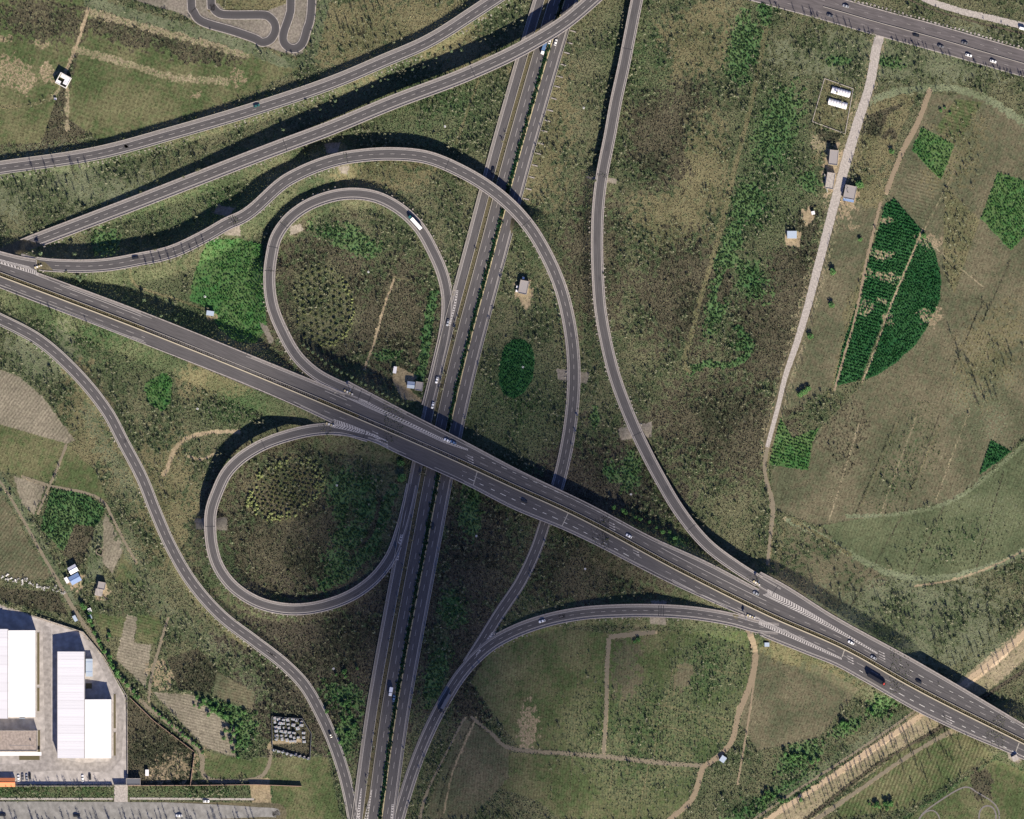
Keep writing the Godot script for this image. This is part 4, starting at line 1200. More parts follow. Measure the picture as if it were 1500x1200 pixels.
func lanes() -> void:
	lane("lane", "pale concrete village lane running north to south through the eastern fields", [1288, 56, 1283, 75, 1274, 125, 1258, 175, 1243, 225, 1229, 275, 1222, 300, 1209, 350, 1196, 400, 1183, 450, 1168, 500, 1151, 550, 1140, 595, 1132, 625, 1124, 655], [14, 13, 15, 13, 12, 10, 7, 6], M.lane_concrete, 0.06)
	lane("bridge_apron", "short concrete culvert crossing where the village lane meets the highway", [1291, 48, 1285, 66], [12, 12], M.concrete, 0.0, 0.25)
	lane("dirt_track", "dirt track continuing south from the end of the village lane", [1124, 655, 1120, 690, 1130, 730, 1132, 750, 1128, 790, 1124, 826], [6, 5, 8, 5, 4], M.clay, 0.3)
	lane("dirt_track", "curved dirt track bounding the south fields on their east side", [1096, 922, 1104, 945, 1106, 970, 1098, 1005, 1082, 1045, 1072, 1085, 1050, 1110, 1030, 1125, 1022, 1150, 1010, 1175, 975, 1205], [9, 8, 8, 8, 7, 8, 7, 6], M.dirt, 0.22)
	lane("dirt_track", "straight dirt track dividing the upper and lower south fields", [690, 1050, 720, 1075, 750, 1097, 830, 1104, 900, 1110, 970, 1118, 1030, 1122], [4, 6, 6, 7, 7, 6], M.clay, 0.28)
	lane("dirt_track", "narrow pale track running south from the slip road between two meadow fields", [892, 935, 889, 980, 888, 1040, 884, 1104], [7, 6, 5, 5], M.clay, 0.3)
	lane("dirt_track", "short pale headland track along the top of the south fields", [892, 933, 930, 929, 960, 926], [7, 7, 5], M.clay, 0.4)
	lane("dirt_track", "straight narrow track between the south east stubble and the curved dirt track", [1110, 960, 1103, 1010, 1094, 1070, 1080, 1150], [2.6, 2.6, 2.6], M.dirt, 0.2)
	lane("dirt_track", "pale edge track along the outer side of the south ramp bank", [680, 1052, 650, 1110, 630, 1150, 618, 1185, 612, 1230], [3, 2.4, 2.4, 5, 6], M.clay, 0.3)
	lane("garden_path", "hedged brown path winding down past the gardens to the salvage yard", [-40, 660, 0, 706, 30, 755, 55, 800, 85, 852, 105, 888, 125, 918, 150, 955, 178, 995, 215, 1035, 250, 1062, 285, 1092, 296, 1112, 296, 1130, 305, 1141, 330, 1145, 375, 1141, 392, 1125, 398, 1096], [4, 3, 4, 5, 7, 7, 6, 7, 7, 6, 5], M.clay, 0.2)
	lane("dirt_track", "pale track between allotment fields west of the slip road", [97, 652, 82, 690, 72, 712, 55, 752], [4, 3.4, 3], M.clay, 0.3)
	lane("dirt_track", "pale headland strip above the vegetable plot", [32, 698, 75, 712, 125, 722, 152, 736, 165, 760, 183, 795, 200, 825], [4, 3.6, 4, 3], M.clay, 0.3)
	lane("dirt_track", "farm track climbing between ploughed plots beside the garden path", [217, 1028, 222, 990, 234, 945, 246, 905], [4, 4.5, 3], M.clay, 0.3)
	lane("dirt_track", "straight clay headland track crossing the half round crop fields from north to south", [1362, 132, 1345, 178, 1322, 222, 1298, 282], [8, 8, 7], M.dirt, 0.2)
	lane("dirt_track", "sandy track along the lane side of the half round dark crop", [1290, 296, 1270, 380, 1255, 455, 1237, 520, 1222, 572], [4, 4, 3, 3], M.dirt, 0.4)
	lane("dirt_track", "pinkish dirt road beyond the highway in the north east corner", [1290, -60, 1345, -8, 1400, 14, 1450, 26, 1500, 38, 1620, 64], [9, 9, 10, 11], M.lane_concrete, 0.1)
	lane("sand_track", "bright sandy causeway track running under the motorway in the south east", [1560, 870, 1500, 928, 1470, 955, 1412, 1001, 1350, 1047, 1272, 1100, 1212, 1142, 1145, 1187, 1040, 1262], [8, 8, 7, 7, 8, 7, 8], M.sand, 0.3)
	lane("dirt_track", "upper thin pale track on the north west flank of the sandy causeway", [1395, 1003, 1330, 1049, 1250, 1104, 1140, 1176, 1040, 1245], [4, 3, 4], M.clay, 0.35)
	lane("dirt_track", "greyish pink track between the ditch and the sapling rows in the south east", [1392, 1072, 1330, 1108, 1262, 1155, 1190, 1205], [6, 5, 6], M.clay, 0.35)
	lane("ditch", "dark wet ditch beside the sandy causeway", [1560, 945, 1500, 982, 1440, 1022, 1385, 1061, 1275, 1127, 1187, 1195, 1100, 1258], [3, 3, 3], M.dark_soil, 0.3, 0.06)
	lane("ditch", "dark ditch along the dirt road north of the highway", [1300, -20, 1350, 8, 1420, 30, 1520, 54], [2.5, 2.5], M.dark_soil, 0.3, 0.06)
	lane("street", "grey tree lined street along the south west edge", [-110, 1189, 200, 1189, 380, 1190, 405, 1192], [29, 29, 27, 12], M.street_asphalt, 0.0, 0.06)
	lane("sidewalk", "pale brick sidewalk beside the tree lined street", [-110, 1170.5, 165, 1170.5], [3, 3], M.lane_concrete, 0.0, 0.12)
	lane("sidewalk", "pale brick sidewalk of the tree lined street east of the yard gate", [190, 1170, 372, 1171], [3, 3], M.lane_concrete, 0.0, 0.12)
	lane("driveway", "short concrete driveway from the street to the yard gate", [177, 1149, 177, 1175], [20, 20], M.lane_concrete, 0.0, 0.16)
	sheet("yard", "pale worn concrete yard round the white warehouses", [-110, 872, 0, 888, 52, 905, 120, 928, 142, 955, 166, 990, 183, 1020, 185, 1060, 185, 1149, -110, 1149], M.yard_concrete, 0.08)
	sheet("roadway", "dark worn wheel tracks of the yard roadway between the warehouses", [62, 915, 75, 920, 75, 1080, 79, 1098, 90, 1112, 120, 1118, 160, 1116, 170, 1100, 172, 1050, 168, 1018, 140, 962, 120, 932, 133, 940, 158, 975, 181, 1022, 181, 1060, 178, 1112, 160, 1132, 90, 1128, 40, 1132, -110, 1130, -110, 1118, 30, 1120, 58, 1110, 66, 1095, 64, 1000], M.yard_worn, 0.12, "roadway")
	for k in [[V([279.5, -110, 280, 0, 284, 18, 297, 32, 340, 45, 372, 56, 384, 62, 396, 58, 403, 46, 402, 34, 394, 25, 384, 22, 340, 22, 322, 20, 312, 11, 309, 0, 308, -110]), "dark driving ground circuit bend with a hooked end"], [V([425, -110, 426, 0, 424, 22, 416, 46, 415, 60, 422, 69, 433, 71, 443, 63, 449, 45, 456, 12, 459, -110]), "dark hairpin of the driving ground circuit"]]:
		var flat_pts := []
		for p in k[0]: flat_pts.append_array([p.x, p.y])
		lane("circuit", k[1], flat_pts, [11, 11], M.new_asphalt, 0.0, 0.22)
		lane("circuit_edge", "pale kerbed margin of the " + k[1].substr(5), flat_pts, [13.5, 13.5], M.concrete, 0.0, 0.16)
	for k in [[1408, 1188, 16], [1432, 1190, 15]]:
		pass
	lane("garden_walk", "thin pale curling park walk in the south east corner", [1345, 1210, 1352, 1192, 1385, 1168, 1408, 1155, 1420, 1154, 1430, 1160, 1440, 1166, 1450, 1172, 1460, 1182, 1464, 1196, 1460, 1214], [2.0, 2.0], M.shoulder, 0.0)
	lane("garden_walk", "round pale park walk loop at the south east edge", [1434, 1200, 1436, 1188, 1444, 1181, 1454, 1183, 1459, 1194, 1456, 1206, 1444, 1212, 1434, 1206], [2.2, 2.2], M.shoulder, 0.0)
	lane("garden_walk", "short bent pale park walk west of the round loop", [1346, 1200, 1356, 1190, 1368, 1188, 1376, 1198, 1376, 1215], [1.8, 1.8], M.shoulder, 0.0)

# ------------------------------------------------------------------ vehicles (built along +x)
func loft(mb: MB, secs: Array) -> void:
	# secs: [x, half width, y low, y high] — a rounded body shell from cross sections
	var rings := []
	for s in secs:
		var w: float = s[1]
		var lo: float = s[2]
		var hi: float = s[3]
		var r := []
		for q in [[-0.94, 0.0], [-1.0, 0.35], [-0.97, 0.75], [-0.82, 1.0], [0.0, 1.03], [0.82, 1.0], [0.97, 0.75], [1.0, 0.35], [0.94, 0.0]]:
			r.append(Vector3(s[0], lerpf(lo, hi, q[1]), w * q[0]))
		rings.append(r)
	for i in rings.size() - 1:
		for k in 8:
			var mid: Vector3 = rings[i][k] + rings[i][k + 1] - 2.0 * Vector3(rings[i][k].x, lerpf(secs[i][2], secs[i][3], 0.4), 0)
			mb.quad(rings[i][k], rings[i][k + 1], rings[i + 1][k + 1], rings[i + 1][k], mid)
	for e in [0, rings.size() - 1]:
		var c := Vector3(secs[e][0], (secs[e][2] + secs[e][3]) * 0.5, 0)
		for k in 8: mb.flat(c, rings[e][k], rings[e][k + 1], Vector3.LEFT if e == 0 else Vector3.RIGHT)

func wheels(t: Node, at: Array, half: float, r: float) -> void:
	for x in at:
		for s in [-1, 1]:
			var mb := MB.new()
			mb.tube(Vector3(x, r, s * (half - 0.24)), Vector3(x, r, s * half), r, r, 10)
			put("wheel", mb.mesh(), M.rubber, t)

func car(paint: Material, van := false) -> Node3D:
	var t := Node3D.new()
	var mb := MB.new()
	if van:
		loft(mb, [[-2.5, 0.85, 0.4, 1.85], [-2.3, 0.95, 0.3, 2.0], [1.2, 0.95, 0.3, 2.0], [1.75, 0.93, 0.3, 1.2], [2.5, 0.8, 0.35, 0.95]])
	else:
		loft(mb, [[-2.35, 0.72, 0.42, 0.85], [-2.2, 0.88, 0.3, 0.98], [-1.2, 0.92, 0.25, 1.0], [1.1, 0.92, 0.25, 0.98], [2.0, 0.88, 0.28, 0.82], [2.35, 0.68, 0.38, 0.66]])
	put("body", mb.mesh(), paint, t)
	mb = MB.new()
	if van: loft(mb, [[1.16, 0.86, 1.1, 1.94], [1.78, 0.84, 1.1, 1.24]])
	else: loft(mb, [[-1.95, 0.74, 0.95, 1.0], [-1.25, 0.76, 0.95, 1.40], [0.2, 0.76, 0.95, 1.43], [1.1, 0.76, 0.95, 0.99]])
	put("window_glass", mb.mesh(), M.glass, t)
	if not van:
		mb = MB.new()
		loft(mb, [[-1.2, 0.66, 1.36, 1.45], [0.15, 0.68, 1.36, 1.48]])
		put("roof", mb.mesh(), paint, t)
	wheels(t, [-1.45, 1.4], 0.93, 0.33)
	for s in [-1, 1]:
		mb = MB.new()
		mb.box(Vector3(2.22 if not van else 2.42, 0.62 if not van else 0.8, s * 0.6), Vector3(0.14, 0.12, 0.3))
		put("headlight", mb.mesh(), M.lamp_grey, t)
	return t

func lorry(cab: Material, cargo: Material, long: float, lamp: Material = null) -> Node3D:
	var t := Node3D.new()
	var mb := MB.new()
	var front := long * 0.5
	loft(mb, [[front - 2.3, 1.2, 0.6, 3.0], [front - 0.5, 1.22, 0.6, 3.0], [front, 1.1, 0.6, 2.5]])
	put("cab", mb.mesh(), cab, t)
	mb = MB.new()
	mb.box(Vector3(front - 0.12, 2.1, 0), Vector3(0.3, 0.7, 1.9))
	put("windscreen", mb.mesh(), M.glass, t)
	mb = MB.new()
	mb.box(Vector3(-1.35, 2.3, 0), Vector3(long - 2.9, 2.6, 2.5))
	put("cargo_body", mb.mesh(), cargo, t)
	mb = MB.new()
	mb.box(Vector3(-0.5, 0.8, 0), Vector3(long - 1.5, 0.3, 1.2))
	put("chassis", mb.mesh(), M.rubber, t)
	if lamp:
		mb = MB.new()
		mb.box(Vector3(front - 1.1, 3.06, 0), Vector3(1.0, 0.2, 1.5))
		put("roof_fairing", mb.mesh(), lamp, t)
	wheels(t, [front - 1.3, -front + 1.2, -front + 2.6, front - 3.4], 1.22, 0.5)
	return t

func park(t: Node3D, called: String, label: String, category: String, at: Vector3, turn: float, group: String) -> void:
	t.name = numbered(called)
	add_child(t)
	t.position = at
	t.rotation.y = turn
	tag(t, label, category, group)

func traffic() -> void:
	var white := mat("car_white", lin(0.85, 0.85, 0.86), 0.25)
	var black := mat("car_black", lin(0.018, 0.018, 0.02), 0.25)
	var silver := mat("car_silver", lin(0.48, 0.49, 0.5), 0.3, 0.4)
	var teal := mat("car_teal", lin(0.02, 0.10, 0.10), 0.3)
	var blue := mat("car_blue", lin(0.09, 0.16, 0.30), 0.35)
	var red := mat("car_red", lin(0.5, 0.06, 0.04), 0.4)
	var grey := mat("car_grey", lin(0.13, 0.13, 0.14), 0.3)
	# colour, road, x, y, 1 = along the survey of that road, label
	var list := [
		[white, "trunk", 814, 62, -1, "white car heading north on the trunk road just below the flyover ramp"],
		[white, "trunk", 805, 61, 1, "white car half hidden under the flyover ramp beside the hedged median"],
		[black, "trunk", 722, 250, 1, "black car on the outer trunk lane just north of the curved ramp"],
		[silver, "trunk", 656, 473, 1, "silver car where the upper loop joins the trunk road"],
		[white, "trunk", 640, 557, 1, "white car with dark windows halfway between loop end and motorway"],
		[white, "trunk", 634, 594, 1, "white car about to pass under the motorway beside the loop garden"],
		[white, "median", 655, 645, -1, "white car on the hatched fork of the motorway above the trunk road"],
		[blue, "median", 664, 648, -1, "blue car just ahead of the white one at the tip of the hatching"],
		[blue, "trunk", 577, 1023, -1, "small blue car on the southern trunk road behind a little truck"],
		[black, "trunk", 634, 772, 1, "black car near the hedged median south of the motorway"],
		[black, "west_ramp", 484, 1076, 1, "black car low on the west slip road near the salvage yard"],
		[white, "south_ramp", 794, 910, 1, "white car rounding the bend of the south ramp"],
		[white, "median", 921, 785, -1, "white car alone on the northern side of the motorway bridge"],
		[black, "median", 768, 734, 1, "black car on the southern side of the motorway above the curved ramp"],
		[silver, "median", 1107, 869, -1, "silver car at the nose where the east ramp joins"],
		[white, "median", 1246, 941, -1, "bright white car beside the east fork hatching tail"],
		[silver, "median", 1279, 963, -1, "silver car opposite the black truck on the motorway"],
		[black, "median", 1345, 998, -1, "black car on the motorway above the sandy causeway"],
		[teal, "top", 376, 155, 1, "dark teal car on the slip road of the north west corner"],
		[black, "curve", 199, 378, 1, "black car on the curved ramp among tree shadows"],
		[silver, "highway", 1239, 9, -1, "silver car at the top end of the highway by the north edge"],
		[grey, "highway", 1216, 23, 1, "grey car on the highway west of the lane crossing"],
		[black, "highway", 1342, 52, 1, "black car close to the centre line of the highway"],
		[grey, "highway", 1413, 63, -1, "dark grey car on the far carriageway of the highway"],
		[grey, "highway", 1378, 68, 1, "dark grey car ahead of two white ones on the highway"],
		[white, "highway", 1419, 81, 1, "white car, second in the highway line behind a dark grey one"],
		[white, "highway", 1455, 90, 1, "white car, last of the line on the highway by the east edge"],
	]
	for c in list:
		var d: Dictionary = roads[c[1]]
		var i := near(d, c[2], c[3])
		var h: float = d.h[i] if c[1] != "median" else motorway_height(c[2])
		park(car(c[0]), "car", c[5], "car", P(c[2], c[3], h + 0.06), heading(d, i) + (0.0 if c[4] > 0 else PI), "cars driving on the roads")
	for c in [[white, 302, 1174, 0, "white car on the street north lane below the vacant lot"], [white, 262, 1195, PI, "white car on the street south lane by the tree shadows"], [black, 4, 1194, 0, "black car on the street at the west edge"], [black, 112, 1195, 0, "black car in deep tree shadow on the street"]]:
		park(car(c[0]), "car", c[4], "car", P(c[1], c[2], 0.1), c[3], "cars on the street")
	for c in [[white, 27, 1140, "white parked car next to the orange roofed gatehouse"], [grey, 33, 1138, "grey parked car second from the orange roofed gatehouse"], [silver, 39, 1139, "silver parked car third from the orange roofed gatehouse"], [black, 43.5, 1137, "black parked car fourth from the orange roofed gatehouse"], [white, 121, 1140, "white car parked alone mid yard below the double warehouse"], [black, 131.5, 1138, "black car parked alone near the yard gate"]]:
		park(car(c[0]), "parked_car", c[3], "car", P(c[1], c[2], 0.1), PI / 2 + 0.04, "cars parked in the warehouse yard")
	park(car(white, true), "delivery_van", "white delivery van on the pinkish dirt road beyond the highway", "van", P(1498, 42, 0.1), -0.25, "")
	var d2: Dictionary = roads.upper_loop
	var k := near(d2, 609, 326)
	park(lorry(teal, white, 13.5), "box_truck", "long box truck with teal cab and white body on the upper loop", "truck", P(608, 326, d2.h[k] + 0.06), heading(d2, k) + PI, "")
	d2 = roads.trunk
	k = near(d2, 796, 71)
	park(lorry(white, blue, 9.0), "flatbed_truck", "white cabbed truck with a blue load below the flyover ramp", "truck", P(796.5, 71, 0.46), heading(d2, k), "")
	k = near(d2, 572, 1013)
	park(lorry(white, white, 6.5), "small_truck", "small white truck on the southern trunk road", "truck", P(572.5, 1013, 0.46), heading(d2, k), "")
	d2 = roads.south_ramp
	k = near(d2, 652, 1030)
	park(lorry(black, grey, 15.0), "dark_truck", "long dark truck on the lower end of the south ramp", "truck", P(652, 1030, 0.5), heading(d2, k), "")
	d2 = roads.median
	k = near(d2, 1283, 980)
	park(lorry(black, black, 15.0, red), "black_truck", "long black truck with a red cab fairing on the motorway", "truck", P(1283, 995, 7.06), heading(d2, k), "")

# ------------------------------------------------------------------ buildings
func flat_house(called: String, label: String, x: float, y: float, sx: float, sy: float, turn: float, high: float, roof: Material, category := "house", rim := true, group := "") -> Node3D:
	var t := thing(called, label, category, P(x, y, ground_at(x, y)), turn, group)
	var mb := MB.new()
	var a := sx * U
	var b := sy * U
	mb.box(Vector3(0, high * 0.5 - 0.3, 0), Vector3(a - 0.3, high + 0.6, b - 0.3))
	put("wall", mb.mesh(), M.wall_white, t)
	mb = MB.new()
	mb.box(Vector3(0, high + 0.09, 0), Vector3(a, 0.18, b))
	put("roof", mb.mesh(), roof, t)
	if rim:
		for s in [[0, -1], [0, 1], [-1, 0], [1, 0]]:
			mb = MB.new()
			var along: bool = s[0] == 0
			mb.box(Vector3(s[0] * (a - 0.3) * 0.5, high + 0.4, s[1] * (b - 0.3) * 0.5), Vector3(a if along else 0.3, 0.44, 0.3 if along else b - 0.62))
			put("roof_parapet", mb.mesh(), M.concrete, t)
	mb = MB.new()
	mb.box(Vector3(a * 0.2, 1.0, b * 0.5 - 0.11), Vector3(0.9, 2.0, 0.1))
	put("door", mb.mesh(), M.door_grey, t)
	mb = MB.new()
	mb.box(Vector3(-a * 0.2, 1.5, b * 0.5 - 0.11), Vector3(1.1, 1.0, 0.1))
	put("window", mb.mesh(), M.glass, t)
	return t

func gable(called: String, label: String, x: float, y: float, sx: float, sy: float, turn: float, high: float, pitch: float, roofs: Array, category := "house") -> Node3D:
	# ridge along local x
	var t := thing(called, label, category, P(x, y, ground_at(x, y)), turn)
	var a := sx * U * 0.5
	var b := sy * U * 0.5
	var mb := MB.new()
	mb.box(Vector3(0, high * 0.5 - 0.3, 0), Vector3(a * 2 - 0.5, high + 0.6, b * 2 - 0.5))
	for s in [-1, 1]: mb.flat(Vector3(s * (a - 0.25), high, -b + 0.25), Vector3(s * (a - 0.25), high, b - 0.25), Vector3(s * (a - 0.25), high + pitch - 0.1, 0), Vector3(s, 0, 0))
	put("wall", mb.mesh(), M.wall_white, t)
	for s in [-1, 1]:
		mb = MB.new()
		mb.quad(Vector3(-a, high, s * b), Vector3(a, high, s * b), Vector3(a, high + pitch, 0), Vector3(-a, high + pitch, 0))
		mb.quad(Vector3(-a, high - 0.15, s * b), Vector3(a, high - 0.15, s * b), Vector3(a, high, s * b), Vector3(-a, high, s * b), Vector3(0, 0, s))
		put("roof", mb.mesh(), roofs[0 if s < 0 else 1], t)
	mb = MB.new()
	mb.box(Vector3(0, high + pitch + 0.02, 0), Vector3(a * 2 + 0.02, 0.14, 0.4))
	put("ridge_cap", mb.mesh(), roofs[0], t)
	mb = MB.new()
	mb.box(Vector3(0.2, 1.0, b - 0.2), Vector3(0.9, 2.0, 0.1))
	put("door", mb.mesh(), M.door_grey, t)
	return t

# a north-south warehouse of two roof slopes that may differ in length; coordinates in plan units
func warehouse(called: String, label: String, west: Array, east: Array, ridge: float, high: float) -> void:
	var t := thing(called, label, "warehouse", P(ridge, west[2], 0.0))
	var o := P(ridge, west[2], 0.0)
	var rise := high + 2.0
	var body := MB.new()
	for s in [west, east]:
		var a: float = minf(s[0], ridge) if s == west else ridge
		var b: float = ridge if s == west else s[0]
		body.box((P(a, s[1]) + P(b, s[2])) * 0.5 - o + Vector3(0, high * 0.5 - 0.2, 0), Vector3((b - a) * U - 0.3, high, (s[2] - s[1]) * U - 0.6))
		for y in [s[1] + 0.7, s[2] - 0.7]:
			body.flat(P(a, y, high - 0.2) - o, P(b, y, high - 0.2) - o, P(ridge, y, rise - 0.2) - o, Vector3(0, 0, -1 if y == s[1] + 0.7 else 1))
	put("wall", body.mesh(), M.wall_white, t)
	for s in [west, east]:
		var n := int((s[2] - s[1]) / 12.0)
		for i in n:
			var y0: float = lerpf(s[1], s[2], float(i) / n) + 0.08
			var y1: float = lerpf(s[1], s[2], float(i + 1) / n) - 0.08
			var mb := MB.new()
			var e0 := P(s[0], y0, high) - o
			var e1 := P(s[0], y1, high) - o
			var r0 := P(ridge, y0, rise) - o
			var r1 := P(ridge, y1, rise) - o
			# standing ribs across each sheet
			for k in 3:
				var f0 := k / 3.0
				var f1 := (k + 1) / 3.0
				var lift := Vector3(0, 0.05, 0)
				mb.quad(e0.lerp(e1, f0), r0.lerp(r1, f0), r0.lerp(r1, f1 - 0.05), e0.lerp(e1, f1 - 0.05))
				mb.quad(e0.lerp(e1, f1 - 0.05), r0.lerp(r1, f1 - 0.05), r0.lerp(r1, f1 - 0.025) + lift, e0.lerp(e1, f1 - 0.025) + lift)
				mb.quad(e0.lerp(e1, f1 - 0.025) + lift, r0.lerp(r1, f1 - 0.025) + lift, r0.lerp(r1, f1), e0.lerp(e1, f1))
			put("roof_panel", mb.mesh(), M["roof_sunlit%d" % (i * 7 % 3)] if s == east else M["roof_dimmed%d" % (i * 5 % 3)], t)
		var gut := MB.new()
		gut.box((P(s[0], s[1], high - 0.1) + P(s[0], s[2], high - 0.1)) * 0.5 - o, Vector3(0.3, 0.3, (s[2] - s[1]) * U))
		put("gutter", gut.mesh(), M.roof_grey, t)
	var cap := MB.new()
	var y0: float = minf(west[1], east[1])
	cap.box((P(ridge, y0, rise + 0.05) + P(ridge, west[2], rise + 0.05)) * 0.5 - o, Vector3(0.5, 0.16, (west[2] - y0) * U))
	put("ridge_cap", cap.mesh(), M.roof_grey, t)
	for k in 2:
		var mb := MB.new()
		mb.box(P(lerpf(west[0], east[0], 0.25 + 0.5 * k), west[2] + 0.1, 2.4) - o, Vector3(4.0, 4.4, 0.3))
		put("roller_door", mb.mesh(), M.roof_pale_blue, t)

func boxes(called: String, mat_: Material, parent: Node, list: Array, turn := 0.0) -> void:
	for b in list:
		var mb := MB.new()
		mb.box(Vector3(b[0], b[1], b[2]), Vector3(b[3], b[4], b[5]), turn)
		put(called, mb.mesh(), mat_, parent)

func buildings() -> void:
	warehouse("warehouse", "huge white warehouse at the west edge with its ridge near the frame", [-28, 921, 1052], [53, 923, 1050], 13, 8.2)
	warehouse("warehouse", "white twin roofed warehouse whose east half is shorter", [85, 954, 1110], [164, 1024, 1110], 125, 8.2)
	var lean := flat_house("lean_to", "pale blue lean-to shed against the twin roofed warehouse", 131, 978, 10, 26, 0.0, 4.0, M.roof_pale_blue, "shed", false)
	boxes("roof_seam", M.roof_blue, lean, [[0, 4.22, -4.2, 4.8, 0.06, 0.3], [0, 4.22, 3.0, 4.8, 0.06, 0.3]])
	var off := flat_house("office_building", "beige flat roofed office block at the west edge of the yard", 12, 1085, 86, 30, 0.0, 5.2, M.roof_flat, "office")
	boxes("stair_hatch", M.concrete, off, [[-9, 6.0, -2.0, 6.0, 1.4, 4.4]])
	boxes("roof_vent", M.dark_gap, off, [[16.5, 5.7, -0.6, 0.8, 0.8, 1.0]])
	boxes("pipe_run", M.roof_grey, off, [[10, 5.4, 3.4, 18, 0.2, 0.25]])
	boxes("canopy", M.roof_white, off, [[1.5, 3.2, 9.6, 46, 0.2, 2.6]])
	gable("gatehouse", "orange tiled gatehouse at the south west corner of the yard", 5, 1146, 35, 13, 0.0, 3.2, 1.2, [M.roof_orange, M.roof_orange])
	flat_house("gatehouse", "slate roofed gatehouse east of the yard gate", 195.5, 1145, 21, 10, 0.0, 3.4, M.roof_slate)
	flat_house("pump_box", "little white pump box on the vacant lot", 215.5, 1132, 5, 9, 0.0, 2.2, M.roof_white, "hut", false)
	# the farm corner
	gable("farmhouse", "white roofed farmhouse by the garden path", 107, 834, 13, 11, 0.5, 3.4, 1.0, [M.roof_white, M.roof_white])
	gable("barn", "blue roofed barn joined to the white farmhouse", 110, 848, 16, 13, 0.5, 2.8, 0.8, [M.roof_blue, M.roof_blue], "barn")
	flat_house("trailer", "small white trailer beside the blue roofed barn", 98, 850, 5, 9, 0.5, 2.4, M.roof_white, "trailer", false)
	flat_house("shed", "flat grey shed with two roof levels east of the farmhouse", 149, 858, 11, 11, -0.2, 2.8, M.roof_grey, "shed")
	flat_house("shed", "smaller grey shed below the two level shed", 145, 868, 11, 10, -0.2, 2.3, M.concrete, "shed", false)
	flat_house("shack", "pale tin shack on the west side of the garden path", 110, 906, 5, 9, 0.5, 2.3, M.roof_pale_blue, "shack", false)
	flat_house("shack", "white and blue tin shack in the hedge east of the garden path", 131.5, 894, 5, 6, 0.4, 2.2, M.roof_white, "shack", false)
	flat_house("shack", "bluish tin shack just below the white and blue one", 132, 904, 5, 6, 0.4, 2.2, M.roof_pale_blue, "shack", false)
	# the houses inside the upper loop
	gable("loop_house", "pale blue roofed house inside the upper loop", 602, 564, 11, 10, -0.1, 3.0, 0.7, [M.roof_pale_blue, M.roof_pale_blue])
	flat_house("loop_house", "grey flat roofed house next to the pale blue one in the loop", 614, 566, 11, 13, -0.15, 3.0, M.roof_grey)
	flat_house("container", "white container standing in the loop garden", 578.5, 542, 5, 10, -0.15, 2.5, M.roof_white, "container", false)
	flat_house("shed", "small blue white shed at the corner of the ragged crop block", 308, 459, 11, 7, -0.15, 2.6, M.roof_pale_blue, "shed", false)
	var bl := flat_house("block_house", "grey block house between motorway and curved ramp", 767, 421, 13, 20, -0.2, 3.2, M.roof_grey)
	boxes("water_tank", M.roof_white, bl, [[-4.4, 1.0, 3.6, 1.6, 2.2, 1.6], [-4.6, 1.0, 0.6, 1.4, 2.2, 1.6], [-1.5, 1.0, -6.6, 1.6, 2.2, 1.6]])
	# along the village lane
	flat_house("village_house", "grey flat roofed house west of the village lane", 1221, 231, 13, 22, -0.1, 4.0, M.roof_grey)
	flat_house("village_house", "low earth roofed house just south of the grey flat roofed one", 1216, 265, 12, 24, -0.15, 3.0, M.lane_concrete)
	var bh := flat_house("village_house", "pale house with a blue porch roof east of the village lane", 1245, 282, 17, 20, -0.2, 3.4, M.roof_grey)
	boxes("porch_roof", M.roof_blue, bh, [[0, 2.8, 5.6, 8.0, 0.15, 2.4]])
	flat_house("hut", "tin roofed hut on a bare patch west of the village lane", 1160, 344, 14, 11, 0.0, 2.8, M.roof_pale_blue, "hut", false)
	flat_house("hut", "tiny pale hut on a mound beside the village lane", 1191, 312, 5, 5, 0.2, 2.2, M.roof_white, "hut", false)
	flat_house("hut", "blue grey hut at the junction of dirt tracks in the south fields", 1059, 1112, 8, 9, -0.6, 2.4, M.roof_pale_blue, "hut", false)
	flat_house("hut", "small pale hut below the south fork of the motorway", 1123, 944, 7, 6, 0.0, 2.6, M.roof_pale_blue, "hut", false)
	flat_house("culvert_hut", "pale block hut at the bridge foot in the south east", 1486, 1110, 9, 8, 0.5, 2.4, M.lane_concrete, "hut", false)
	# greenhouses of seven bays
	for g in [[1232, 135, "northern of two white greenhouses in the fenced yard"], [1227, 152, "southern of two white greenhouses in the fenced yard"]]:
		var t := thing("greenhouse", g[2], "greenhouse", P(g[0], g[1]), -0.27, "greenhouses in the fenced yard")
		for k in 7:
			var mb := MB.new()
			var x := (k - 3) * 2.05
			var old := []
			for s in 7:
				var an := PI * s / 6.0
				var q := [Vector3(x - 0.9, 0.4 + 1.5 * sin(an), -2.4 * cos(an)), Vector3(x + 0.9, 0.4 + 1.5 * sin(an), -2.4 * cos(an))]
				if old: mb.quad(old[0], old[1], q[1], q[0], Vector3(0, sin(an) + 0.1, -cos(an)))
				old = q
			put("film_bay", mb.mesh(), M.greenhouse_film, t)
		boxes("base_wall", M.roof_slate, t, [[0, 0.25, -2.5, 14.4, 0.5, 0.2], [0, 0.25, 2.5, 14.4, 0.5, 0.2]])
	# the square hut with a court in the north west field
	var hut := thing("square_hut", "square white walled hut with an open court in the north west meadow", "hut", P(93, 118), -0.5)
	boxes("wall", M.wall_white, hut, [[0, 1.9, -4.1, 9.0, 3.8, 0.5], [0, 1.9, 4.1, 9.0, 3.8, 0.5], [-4.25, 1.9, 0, 0.5, 3.8, 7.6], [4.25, 1.9, 0, 0.5, 3.8, 7.6]])
